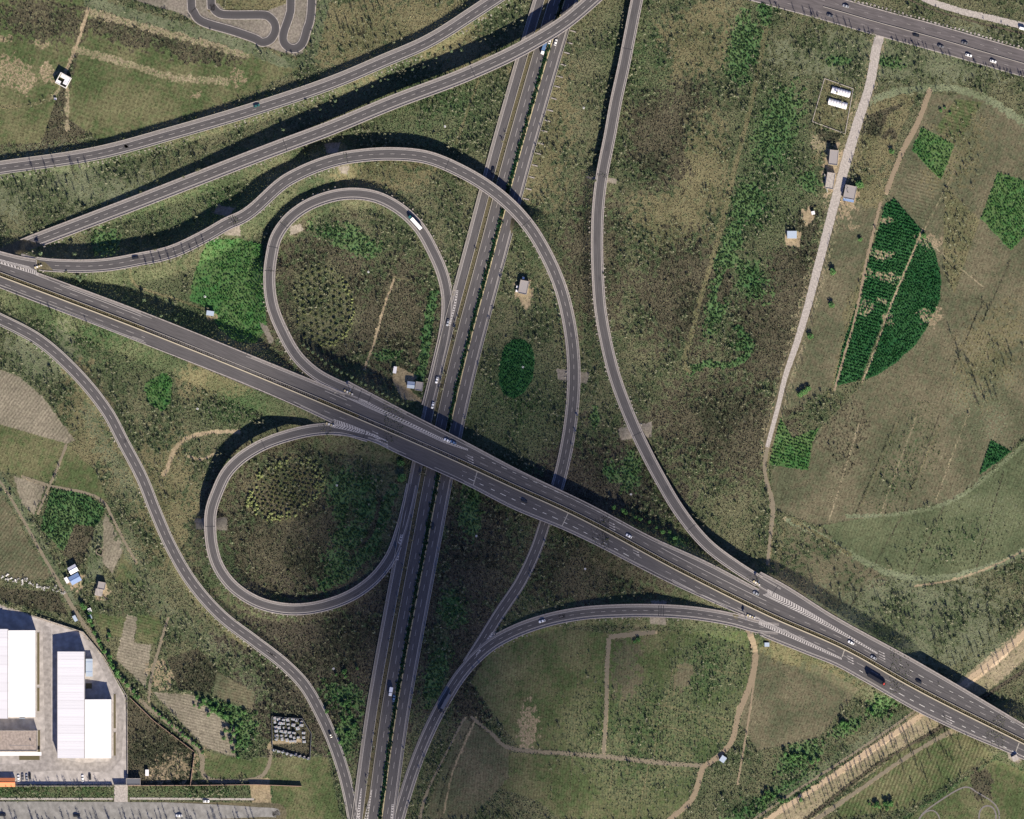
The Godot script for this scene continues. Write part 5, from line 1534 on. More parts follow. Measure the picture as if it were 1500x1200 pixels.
	boxes("roof", M.roof_white, hut, [[0.5, 3.4, -2.4, 7.6, 0.25, 2.6], [2.4, 3.4, 0.6, 3.4, 0.25, 3.2], [-2.6, 3.4, 2.6, 3.4, 0.25, 2.2]])
	boxes("roof_patch", M.roof_dimmed0, hut, [[2.4, 3.62, 0.6, 1.6, 0.1, 1.6]])
	flat_house("shrine_box", "tiny white box south of the square hut", 81, 145, 4, 3, 0.0, 1.2, M.roof_white, "box", false)

func wall_run(called: String, label: String, pts: Array, high: float, thick: float, m: Material, category := "wall") -> void:
	var p := V(pts)
	var t := thing(called, label, category)
	for i in p.size() - 1:
		var a := P(p[i].x, p[i].y, 0)
		var b := P(p[i + 1].x, p[i + 1].y, 0)
		var n := maxi(1, int(a.distance_to(b) / 14.0))
		for k in n:
			var c := a.lerp(b, (k + 0.5) / n)
			var mb := MB.new()
			mb.box(c + Vector3(0, high * 0.5 - 0.3 + (0.02 if k % 2 else 0.0), 0), Vector3(a.distance_to(b) / n - 0.02, high + 0.6, thick), -atan2(b.z - a.z, b.x - a.x))
			put("wall_bay", mb.mesh(), m, t)

func walls() -> void:
	wall_run("compound_wall", "low concrete wall between the yard and the tree belt", [23, 1151.5, 165, 1151.5], 2.2, 0.35, M.concrete)
	wall_run("compound_wall", "long dark wall south of the vacant lot and garden path", [188, 1151, 290, 1150.5, 375, 1149.5, 442, 1152], 2.4, 0.35, M.wall_brick)
	wall_run("compound_wall", "pale wall along the curved north east side of the yard", [52, 903, 122, 926, 152, 962, 186, 1020, 187, 1140], 1.8, 0.3, M.lane_concrete)
	wall_run("lot_wall", "dark wall on the east side of the vacant lot", [285, 1104, 279, 1150], 2.2, 0.35, M.wall_brick)
	wall_run("lot_wall", "dark wall bending along the vacant lot below the garden path", [190, 1022, 225, 1056, 284, 1101], 1.8, 0.3, M.wall_brick)
	wall_run("gate_beam", "dark beam gate over the yard entrance", [167, 1149.5, 186, 1149.5], 3.0, 0.6, M.roof_slate, "gate")
	wall_run("yard_fence", "thin pale fence round the greenhouse yard", [1208, 115, 1250, 130, 1238, 196, 1190, 178, 1208, 115], 0.35, 0.45, M.lane_concrete, "fence")
	wall_run("scrap_wall", "low wall round the salvage yard", [399, 1095, 398, 1050, 443, 1053, 456, 1075, 454, 1113, 400, 1097], 1.8, 0.3, M.roof_slate)
	wall_run("plot_kerb", "square turf kerb in the strip above the sheds", [141, 806, 146, 803, 151, 807, 149, 815, 141, 811, 141, 806], 0.9, 0.8, M.bark, "kerb")
	wall_run("house_wall", "pale wall along the lane side of the low earth roofed house", [1208, 255, 1212, 282], 1.8, 0.3, M.wall_white)
	# flower beds beside the warehouses
	for b in [[56, 965, 3.2, 76, "narrow planting bed east of the huge warehouse, north of the gap"], [56, 1025, 3.2, 34, "narrow planting bed east of the huge warehouse, south of the gap"], [168, 1042, 3.0, 50, "narrow planting bed east of the twin roofed warehouse, north part"], [168, 1090, 3.0, 34, "narrow planting bed east of the twin roofed warehouse, south part"], [57, 1087, 3.0, 34, "narrow planting bed at the east end of the office block"], [43, 1109, 30, 9, "square lawn in front of the office block"], [130, 1005, 9, 8, "small gravel bed below the lean-to"]]:
		var t := thing("planting_bed", b[4], "planter", P(b[0], b[1], 0.08), 0.0, "planting beds in the yard")
		boxes("soil", M.verge, t, [[0, 0.1, 0, b[2] * U, 0.2, b[3] * U]])
		boxes("kerb", M.concrete, t, [[-b[2] * U * 0.5 - 0.12, 0.12, 0, 0.24, 0.26, b[3] * U + 0.48], [b[2] * U * 0.5 + 0.12, 0.12, 0, 0.24, 0.26, b[3] * U + 0.48]])

func small_things() -> void:
	# light masts: tapered pole, ring and lamps
	var mast := thing("light_mast", "", "light mast")
	var mb := MB.new()
	mb.tube(Vector3.ZERO, Vector3(0, 12.5, 0), 0.22, 0.1, 8)
	put("pole", mb.mesh(), M.lamp_grey, mast)
	mb = MB.new()
	mb.tube(Vector3(0, -0.2, 0), Vector3(0, 0.35, 0), 0.5, 0.45, 8)
	put("base", mb.mesh(), M.roof_white, mast)
	mb = MB.new()
	for k in 6: mb.box(Vector3(cos(k * TAU / 6) * 0.6, 12.4, sin(k * TAU / 6) * 0.6), Vector3(0.45, 0.2, 0.28), -k * TAU / 6)
	put("lamp_ring", mb.mesh(), M.roof_white, mast)
	var spots := [[855, 159, "tall light mast between the trunk road and the east ramp"], [540, 399, "tall light mast in the middle of the upper loop"], [494, 711, "tall light mast near the crop inside the lower loop"], [698, 785, "tall light mast south of the motorway between trunk road and curved ramp"], [857, 833, "tall light mast in the triangle under the motorway and south ramp"], [489, 979, "tall light mast between the lower loop and the west slip road"], [766, 538, "tall light mast in the oval crop plot"], [301, 435, "tall light mast in the ragged crop block"], [290, 599, "tall light mast above the small pond garden"], [924, 724, "tall light mast between motorway and east ramp"], [652, 186, "tall light mast under the flyover ramp meadow"]]
	for k in spots.size():
		var at := P(spots[k][0], spots[k][1], ground_at(spots[k][0], spots[k][1]))
		if k == 0:
			mast.position = at
			tag(mast, spots[0][2], "light mast", "light masts in the junction")
		else: dup(mast, at, k * 0.3, spots[k][2], "light masts in the junction")
	# paved drainage chutes down the verge of the trunk road
	var d: Dictionary = roads.trunk
	var chute: Node3D = null
	for k in 21:
		var i := near(d, 0, 0)
		var y := 36.0 + k * 16.5
		for q in d.p.size():
			if d.p[q].y > y:
				i = q
				break
		if y > 320 or (y > 285 and y < 300): continue
		var at := on(d, i, -28.5, -0.25)
		if chute == null:
			chute = thing("drainage_chute", "short pale concrete drainage chute beside the trunk road", "drain", at, heading(d, i), "drainage chutes along the trunk road")
			boxes("channel", M.lane_concrete, chute, [[0, 0.05, 0, 0.45, 0.3, 4.4]])
			boxes("lip", M.concrete, chute, [[-0.33, 0.1, 0, 0.16, 0.3, 4.4], [0.33, 0.1, 0, 0.16, 0.3, 4.4]])
		else: dup(chute, at, heading(d, i), "", "")
	# crash cushions at the forks
	for c in [[57, 391, 7, 0.35, "pale crash cushion at the western fork of the motorway"], [511, 575, 9, -0.42, "pale crash cushion at the upper loop fork"], [484, 622, 8, -0.3, "pale crash cushion at the lower loop fork"], [1108, 854, 7, -0.55, "black and white crash cushion at the east ramp fork"], [1100, 903, 8, -0.35, "pale wedge crash cushion at the south ramp fork"]]:
		var t := thing("crash_cushion", c[4], "barrier", P(c[0], c[1], motorway_height(c[0]) + 0.05), c[3], "crash cushions at the forks")
		for k in 4: boxes("drum", M.yellow_paint if k % 2 == 0 else M.wall_white, t, [[(k - 1.5) * c[2] * 0.22, 0.45, 0, 1.2, 0.9, 1.4 - k * 0.2]])
	# direction signs on tall posts at the forks
	for s in [[513, 572, 9.0, "direction sign on a tall post at the upper loop fork"], [1110, 852, 7.0, "direction sign on a tall post at the east ramp fork"], [1092, 905, 7.0, "direction sign on a tall post at the south ramp fork"], [583, 812, 0.5, "direction sign on a tall post at the lower loop entrance"]]:
		var t := thing("road_sign", s[3], "sign", P(s[0], s[1], s[2]), -0.4, "direction signs at the forks")
		boxes("post", M.lamp_grey, t, [[0, 2.6, 0, 0.25, 5.2, 0.25]])
		boxes("panel", M.roof_blue, t, [[0.2, 5.0, 0, 0.12, 2.0, 3.2]])
	# salvage yard: stacks of grey scrap blocks
	var blocks := thing("scrap_stack", "grey stack of crushed scrap in the salvage yard", "scrap", P(402, 1052), 0.1, "scrap stacks in the salvage yard")
	mb = MB.new()
	mb.box(Vector3(0, 0.7, 0), Vector3(2.3, 1.5, 2.1), 0.0)
	put("lower_bale", mb.mesh(), M.roof_pale_blue, blocks)
	mb = MB.new()
	mb.box(Vector3(0.15, 1.85, -0.1), Vector3(1.7, 0.8, 1.6), 0.2)
	put("upper_bale", mb.mesh(), M.roof_grey, blocks)
	var r := RandomNumberGenerator.new()
	r.seed = 5
	for j in 6:
		for i in 7:
			var x := 402.0 + i * 6.6 + r.randf_range(-1.2, 1.2) + j * 0.8
			var y := 1052.0 + j * 6.2 + r.randf_range(-1.2, 1.2) + i * 0.7
			if (i == 0 and j == 0) or r.randf() < 0.08 + (0.25 if i > 4 and j < 4 else 0.0): continue
			dup(blocks, P(x, y), r.randf_range(-0.4, 0.4), "", "", Vector3(r.randf_range(0.6, 1.2), r.randf_range(0.5, 1.2), r.randf_range(0.6, 1.2)))
	for i in 9: dup(blocks, P(402 + i * 6.2, 1099 + i * 1.5 + r.randf_range(-1, 1)), r.randf(), "", "", Vector3(0.9, r.randf_range(0.4, 0.9), 0.7))
	# rubbish tip of white sacks and broken blocks along the lot
	var sack := thing("rubbish_heap", "white rubbish heap in the line of tipped rubble north of the warehouses", "rubbish", P(10, 848), 0.0, "rubbish heaps north of the warehouses")
	mb = MB.new()
	for k in 7: mb.box(Vector3(r.randf_range(-1.3, 1.3), 0.25, r.randf_range(-0.8, 0.8)), Vector3(r.randf_range(0.5, 1.3), 0.7, r.randf_range(0.4, 1.0)), r.randf() * 3.0)
	put("rubble", mb.mesh(), M.wall_white, sack)
	for k in 30: dup(sack, P(2 + k * 3.2 + r.randf_range(-2, 2), 844 + k * 0.75 + r.randf_range(-4, 5)), r.randf() * 6.0, "", "", Vector3.ONE * r.randf_range(0.35, 1.1))

# ------------------------------------------------------------------ trees and shrubs
func clump(r: RandomNumberGenerator, leaves: int, wide: float, high: float, leaf: float, base: Color, top: Color, low := 0.0) -> ArrayMesh:
	var mb := MB.new()
	for i in leaves:
		var dir := Vector3(r.randfn(), r.randfn() * 0.8 + 0.25, r.randfn()).normalized()
		var rad := pow(r.randf(), 0.4) * r.randf_range(0.75, 1.05)
		var c := Vector3(dir.x * wide * rad, low + high * (0.5 + 0.5 * dir.y * rad), dir.z * wide * rad)
		var nn := (dir + Vector3(r.randfn(), r.randfn(), r.randfn()) * 0.5).normalized()
		var a := nn.cross(Vector3(r.randfn(), r.randfn(), r.randfn())).normalized() * leaf
		var b := nn.cross(a).normalized() * leaf * r.randf_range(0.6, 1.0)
		mb.tint = base.lerp(top, r.randf())
		mb.flat(c - a - b * 0.4, c + a - b * 0.4, c + b, nn)
		mb.flat(c - a * 0.5 + b * 0.2, c + a * 0.6 + b * 0.5, c - b * 0.9, nn)
	return mb.mesh()

func tree_proto(called: String, category: String, crown: ArrayMesh, trunk_high: float, thick: float) -> Node3D:
	var t := Node3D.new()
	t.name = called
	put("crown", crown, M.leaf, t)
	if trunk_high > 0.0:
		var mb := MB.new()
		mb.tube(Vector3(0, -0.3, 0), Vector3(0, trunk_high, 0), thick, thick * 0.5, 5)
		put("trunk", mb.mesh(), M.bark, t)
	t.set_meta("category", category)
	return t

func bare_tree(r: RandomNumberGenerator, high: float) -> Node3D:
	var t := Node3D.new()
	t.name = "bare_tree"
	var mb := MB.new()
	mb.tube(Vector3(0, -0.5, 0), Vector3(r.randf_range(-0.2, 0.2), high * 0.9, r.randf_range(-0.2, 0.2)), 0.17, 0.05, 5)
	put("trunk", mb.mesh(), M.bark, t)
	mb = MB.new()
	for k in 34:
		var f := r.randf_range(0.22, 0.98)
		var an := r.randf() * TAU
		var out := (1.0 - f * 0.75) * r.randf_range(0.9, 1.9)
		var a := Vector3(0, high * f * 0.88, 0)
		var b := a + Vector3(cos(an) * out, r.randf_range(0.8, 1.9), sin(an) * out)
		mb.tint = Color(0.17, 0.17, 0.11).lerp(Color(0.12, 0.14, 0.07), r.randf())
		mb.tube(a, b, 0.055, 0.02, 3)
		for q in 3:
			var c := a.lerp(b, r.randf_range(0.4, 1.0))
			var e := c + Vector3(r.randfn(), absf(r.randfn()) + 0.4, r.randfn()) * 0.42
			var w := Vector3(r.randfn(), r.randfn(), r.randfn()).normalized() * 0.10
			mb.flat(c - w, c + w, e)
	put("crown", mb.mesh(), M.leaf, t)
	t.set_meta("category", "tree")
	return t

func plant_all(protos: Array, spots: Array, label: String, group: String, r: RandomNumberGenerator, lo: float, hi: float) -> void:
	for s in spots:
		if cover[(clampi(int(s.y), Y0, Y0 + H - 1) - Y0) * W + clampi(int(s.x), X0, X0 + W - 1) - X0] == PAVED: continue
		var p: Node3D = protos[r.randi() % protos.size()]
		var k := r.randf_range(lo, hi)
		var o: Node3D = p.duplicate()
		o.name = numbered(String(p.name))
		add_child(o)
		o.position = P(s.x, s.y, ground_at(s.x, s.y) - 0.05)
		o.rotation.y = r.randf() * TAU
		o.scale = Vector3(k, k * r.randf_range(0.85, 1.15), k)
		tag(o, label, p.get_meta("category"), group)

func along(pts: Array, gap: float, jitter: float, r: RandomNumberGenerator, keep := 1.0) -> Array:
	var line := smooth(V(pts), 1.0)
	var out := []
	var run := 0.0
	for i in range(1, line.size()):
		run += line[i].distance_to(line[i - 1])
		if run >= gap:
			run = 0.0
			if r.randf() < keep: out.append(line[i] + Vector2(r.randfn(), r.randfn()) * jitter)
	return out

func lattice(c: Vector2, rx: float, ry: float, turn: float, gap: Vector2, row_turn: float, r: RandomNumberGenerator, jitter: float, keep := 1.0) -> Array:
	var out := []
	var n := int(maxf(rx, ry) * 2.2 / minf(gap.x, gap.y))
	for j in range(-n, n + 1):
		for i in range(-n, n + 1):
			var p := Vector2((i + (0.5 if j % 2 else 0.0)) * gap.x, j * gap.y).rotated(row_turn)
			var q := p.rotated(-turn)
			if Vector2(q.x / rx, q.y / ry).length() < 1.0 and r.randf() < keep: out.append(c + p + Vector2(r.randfn(), r.randfn()) * jitter)
	return out

func vegetation() -> void:
	var r := RandomNumberGenerator.new()
	r.seed = 77
	var bare := [bare_tree(r, 9.0), bare_tree(r, 8.0), bare_tree(r, 10.0)]
	var lime := []
	var moss := []
	var pine := []
	var bushy := []
	for k in 3:
		lime.append(tree_proto("round_shrub", "shrub", clump(r, 46, 1.15, 1.9, 0.5, Color(0.25, 0.30, 0.12), Color(0.40, 0.44, 0.19), 0.2), 0.8, 0.1))
		moss.append(tree_proto("orchard_tree", "tree", clump(r, 44, 1.35, 1.5, 0.5, Color(0.10, 0.125, 0.055), Color(0.19, 0.21, 0.10), 0.2), 0.8, 0.1))
		pine.append(tree_proto("young_tree", "tree", clump(r, 56, 1.35, 3.4, 0.5, Color(0.10, 0.15, 0.08), Color(0.19, 0.24, 0.14), 0.4), 1.2, 0.12))
		bushy.append(tree_proto("leafy_tree", "tree", clump(r, 110, 2.3, 4.2, 0.62, Color(0.065, 0.165, 0.055), Color(0.13, 0.25, 0.085), 0.7), 1.8, 0.2))
	# loop plantations
	var inner := lattice(Vector2(472, 447), 44, 62, -0.2, Vector2(11.0, 8.4), 0.5, r, 1.0, 0.95)
	plant_all(moss, inner, "small dark orchard tree planted in rows inside the upper loop", "orchard rows in the upper loop", r, 0.75, 1.1)
	var rim := []
	for k in 34:
		var a := -0.6 + k * 0.075
		var q := Vector2(cos(a) * 44, sin(a) * 60).rotated(-0.2) * r.randf_range(0.88, 1.04)
		rim.append(Vector2(472, 447) + q)
	plant_all(lime, rim, "light green shrub on the south east rim of the upper loop orchard", "rim shrubs of the upper loop orchard", r, 0.6, 1.0)
	plant_all(moss, lattice(Vector2(418, 716), 48, 30, -0.5, Vector2(7.2, 5.6), 1.2, r, 0.6, 0.95), "thin orchard tree in the diagonal rows inside the lower loop", "orchard rows in the lower loop", r, 0.65, 0.95)
	rim = []
	for k in 150:
		var a := r.randf() * TAU
		var q := Vector2(cos(a) * 60, sin(a) * 41).rotated(-0.5) * r.randf_range(0.80, 1.04)
		if q.y < 0 and q.x < 20 and r.randf() < 0.45: continue
		rim.append(Vector2(418, 716) + q)
	plant_all(lime, rim, "yellow green round shrub in the ring round the lower loop orchard", "ring shrubs of the lower loop orchard", r, 0.7, 1.1)
	# rows of young trees along the ramps
	plant_all(pine, along([440, 498, 456, 514, 470, 526, 490, 539, 515, 553, 550, 571, 580, 587, 600, 597], 8.0, 0.8, r), "pale young tree in the line beside the upper loop approach", "young trees along the upper loop", r, 0.8, 1.15)
	plant_all(pine, along([440, 178, 500, 148, 580, 110, 660, 75, 690, 62], 11, 5.0, r, 0.8), "young tree in the long shadow of the flyover ramp", "young trees beside the flyover ramp", r, 0.7, 1.1)
	plant_all(pine, along([914, 42, 905, 90, 893, 145, 882, 200, 874, 240], 10, 2.0, r, 0.9), "young tree along the west foot of the east ramp", "young trees beside the east ramp", r, 0.6, 1.0)
	plant_all(pine, along([806, 410, 816, 450, 822, 490, 826, 530], 6.5, 1.0, r), "young tree along the inner foot of the curved ramp", "young trees inside the curved ramp", r, 0.5, 0.8)
	plant_all(pine, [Vector2(115, 405), Vector2(118, 411), Vector2(212, 440), Vector2(237, 463), Vector2(258, 468), Vector2(110, 372), Vector2(60, 372), Vector2(470, 172), Vector2(415, 190)], "pale young tree standing in the motorway shadow", "trees in the motorway shadow", r, 0.9, 1.3)
	# leafy trees
	for s in [[1306, 222, 0.75, "round green tree beside the patchy dry field"], [1259, 270, 1.1, "round green tree behind the pale house with the blue porch"], [1220, 398, 0.95, "upper of the round green trees along the village lane"], [1218, 447, 0.85, "middle round green tree along the village lane"], [1187, 493, 0.85, "lowest round green tree along the village lane"], [1260, 351, 0.6, "small green tree by the sandy crop edge"], [588, 700, 1.2, "green tree just below the motorway by the trunk road"], [587, 678, 1.0, "green tree under the motorway's south parapet"], [1172, 578, 0.8, "first tree of a short green row by the lane"], [1178, 574, 0.9, "second tree of a short green row by the lane"], [1184, 569, 0.7, "last tree of a short green row by the lane"], [1353, 345, 0.7, "tree at the top corner of the half round crop"], [935, 937, 0.6, "low dark bush at the head of the south fields"], [930, 940, 0.5, "second low dark bush at the head of the south fields"], [1378, 162, 0.5, "small dark tree in the dry field, upper one"], [1384, 158, 0.4, "small dark tree in the dry field, right of the upper one"], [1392, 166, 0.4, "small dark tree in the dry field, lowest one"]]:
		var o: Node3D = bushy[0].duplicate()
		o.name = numbered("leafy_tree")
		add_child(o)
		o.position = P(s[0], s[1], ground_at(s[0], s[1]) - 0.1)
		o.scale = Vector3(1.35, 0.85, 1.35) * s[2]
		o.rotation.y = s[0]
		tag(o, s[3], "tree")
	plant_all(bushy, along([118, 880, 130, 905, 140, 930, 155, 958, 172, 985, 190, 1008, 206, 1025], 6, 1.6, r, 0.95), "leafy tree in the hedge north of the garden path", "garden path hedge trees", r, 0.65, 1.05)
	plant_all(bushy, along([218, 1032, 245, 1056, 275, 1080, 300, 1103], 6, 1.0, r, 0.95), "leafy tree in the hedge above the vacant lot", "vacant lot hedge trees", r, 0.5, 0.75)
	plant_all(bushy, along([145, 930, 160, 935, 172, 938], 7, 5.0, r), "leafy tree in the garden behind the hedge", "garden trees", r, 0.3, 0.7)
	var thicket := []
	for k in 26: thicket.append(Vector2(285, 1022) + Vector2(k * 2.2 + r.randfn() * 3, k * 1.2 + r.randfn() * 5))
	for k in 22: thicket.append(Vector2(345 + r.randfn() * 9, 1075 + r.randfn() * 16))
	plant_all(bushy, thicket, "dark leafy tree in the thicket beside the pale ploughed plots", "thicket trees", r, 0.5, 0.85)
	var wood := []
	for k in 24: wood.append(Vector2(508 + r.randfn() * 11, 1045 + r.randfn() * 32))
	plant_all(bushy, wood, "grey green tree in the wood between west slip road and trunk road", "trees of the slip road wood", r, 0.5, 0.9)
	wood = []
	for k in 10: wood.append(Vector2(898 + k * 10.5, 741 + k * 5.0) + Vector2(r.randfn(), r.randfn()) * 2.0)
	plant_all(bushy, wood, "leafy tree in the line at the north foot of the motorway", "trees at the motorway foot", r, 0.5, 0.9)
	var green := []
	for b in [[1290, 1035, 18, 12], [1240, 1062, 18, 7], [1172, 1108, 26, 14], [1135, 1168, 36, 10], [1295, 1180, 20, 4]]:
		for k in 13: green.append(Vector2(b[0] + r.randfn() * b[2] * 0.6, b[1] + r.randfn() * b[3] * 0.6))
	plant_all(bushy, green, "bright green tree in the copse north west of the sandy causeway", "causeway copse trees", r, 0.4, 0.85)
	# bare trees with long shadows
	var rows := [[[12, 268, 40, 262, 90, 250, 130, 240], 8, 4.0], [[10, 290, 60, 280, 120, 262], 8, 5.0], [[30, 312, 80, 296, 140, 276], 9, 5.0], [[478, 30, 520, 50, 560, 40], 6, 6.0], [[500, 15, 560, 20], 7, 5.0], [[205, 393, 240, 388, 280, 372, 305, 358], 8.5, 0.8], [[10, 438, 60, 460, 120, 485, 170, 505], 8, 7.0], [[170, 290, 230, 262, 330, 245], 12, 8.0]]
	var spots := []
	for q in rows: spots.append_array(along(q[0], q[1] * 1.25, q[2], r))
	plant_all(bare, spots, "slender bare tree with a long thin shadow in the western verges", "bare trees of the western verges", r, 0.7, 1.1)
	spots = []
	for j in 6: spots.append_array(along([1345 + j * 19, 1172 - j * 14, 1310 + j * 17, 1100 - j * 8], 8.5, 1.0, r, 0.8))
	for q in [[[1490, 905, 1400, 985, 1375, 1000], 10], [[1340, 1068, 1270, 1118, 1190, 1175, 1150, 1200], 8], [[1390, 1046, 1300, 1110, 1210, 1175], 7], [[1495, 950, 1440, 995], 9]]: spots.append_array(along(q[0], q[1], 1.2, r, 0.9))
	for p in bare: p.name = "bare_sapling"
	plant_all(bare, spots, "thin bare sapling in the rows beside the sandy causeway", "bare saplings along the causeway", r, 0.6, 1.0)
	for p in bare: p.name = "roadside_tree"
	plant_all(bare, along([1155, 20, 1290, 60, 1400, 92, 1510, 122], 8.5, 2.5, r, 0.9), "bare roadside tree on the near verge of the highway", "bare trees along the highway", r, 0.55, 0.9)
	plant_all(bare, along([1302, 72, 1288, 130, 1264, 205, 1246, 262, 1234, 310, 1208, 400, 1186, 490, 1164, 560, 1146, 620], 9.5, 2.0, r, 0.85), "bare tree on the east verge of the village lane", "bare trees along the village lane", r, 0.4, 0.7)
	plant_all(bare, along([1140, -6, 1115, -2, 1175, 8], 6, 4.0, r), "bare tree at the highway's west end", "bare trees at the highway end", r, 0.8, 1.2)
	spots = along([5, 1158, 160, 1158], 5.5, 2.0, r, 0.95)
	spots.append_array(along([192, 1160, 370, 1160], 9, 3.0, r, 0.9))
	plant_all(bare, spots, "bare tree in the grass belt between the yard wall and the street", "bare trees of the street belt", r, 0.6, 0.95)
	plant_all(bare, along([-6, 1208, 380, 1208], 7, 2.5, r, 0.9), "bare street tree on the south kerb of the street", "bare trees south of the street", r, 0.8, 1.15)
	for p in bare: p.name = "bare_tree"
	plant_all(bare, along([1215, 885, 1280, 905, 1340, 925, 1400, 930, 1450, 915], 7, 12.0, r, 0.9), "slim bare tree in the pale weeds north of the motorway's east end", "bare trees in the pale weeds", r, 0.6, 1.0)
	plant_all(bare, along([1390, 495, 1410, 540, 1450, 600, 1470, 560, 1480, 520], 13, 6.0, r, 0.8), "lone bare tree with a long shadow in the eastern stubble", "bare trees in the eastern stubble", r, 0.8, 1.2)
	for p in bare + lime + moss + pine + bushy: p.free()

# ------------------------------------------------------------------ ground cover plants
func tuft_mesh(r: RandomNumberGenerator, spikes: int) -> ArrayMesh:
	var mb := MB.new()
	for k in spikes:
		var a := TAU * k / spikes + r.randf_range(-0.3, 0.3)
		var b := a + TAU / spikes * r.randf_range(0.8, 1.3)
		var o := r.randf_range(0.35, 0.55)
		var top := Vector3(r.randf_range(-0.16, 0.16), r.randf_range(0.7, 1.0), r.randf_range(-0.16, 0.16))
		mb.tint = Color.WHITE * r.randf_range(0.8, 1.15)
		mb.flat(Vector3(cos(a) * o, -0.15, sin(a) * o), Vector3(cos(b) * o, -0.15, sin(b) * o), top, Vector3(cos(a), 0.6, sin(a)))
	return mb.mesh()

# per kind of cover: plants per square metre, width, height, spread of tone
const PLANTS := {CROP: [Color(0.12, 0.225, 0.075), Color(0.06, 0.165, 0.046)], DARKCROP: [Color(0.056, 0.165, 0.058), Color(0.030, 0.122, 0.040)], BUSH: [Color(0.092, 0.142, 0.064), Color(0.048, 0.096, 0.040)]}
const TUFTS := {
	ROUGH: [0.75, 0.9, 0.72, 0.6], DRY: [0.6, 0.85, 0.65, 0.5], LUSH: [0.8, 0.95, 0.8, 0.6], SCRUB: [0.75, 0.95, 0.85, 0.7], SHADEBROWN: [0.65, 1.0, 0.9, 0.6], SOIL: [0.08, 0.7, 0.4, 0.4],
	CROP: [0.0, 1.0, 1.1, 0.4], DARKCROP: [0.0, 1.0, 1.2, 0.4], PLOUGHED: [0.06, 0.6, 0.3, 0.3], STUBBLE: [0.36, 0.75, 0.38, 0.4], TEAL: [0.42, 0.85, 0.5, 0.4], SAND: [0.02, 0.6, 0.4, 0.3], FALLOW: [0.22, 0.7, 0.4, 0.4], RING: [0.3, 0.7, 0.4, 0.4], ARC: [0.35, 0.8, 0.5, 0.3], BUSH: [0.0, 1.6, 1.8, 0.5], MOWN: [0.4, 0.75, 0.4, 0.4], PAD: [0.03, 0.5, 0.3, 0.3]}

func scatter(called: String, label: String, mesh: ArrayMesh, list: Array, tones: Array, mat_: Material) -> void:
	var mm := MultiMesh.new()
	mm.transform_format = MultiMesh.TRANSFORM_3D
	mm.use_colors = true
	mm.mesh = mesh
	mm.instance_count = list.size()
	for i in list.size():
		mm.set_instance_transform(i, list[i])
		mm.set_instance_color(i, tones[i])
	var o := MultiMeshInstance3D.new()
	o.multimesh = mm
	o.material_override = mat_
	o.name = numbered(called)
	add_child(o)
	tag(o, label, "plants", "", "stuff")

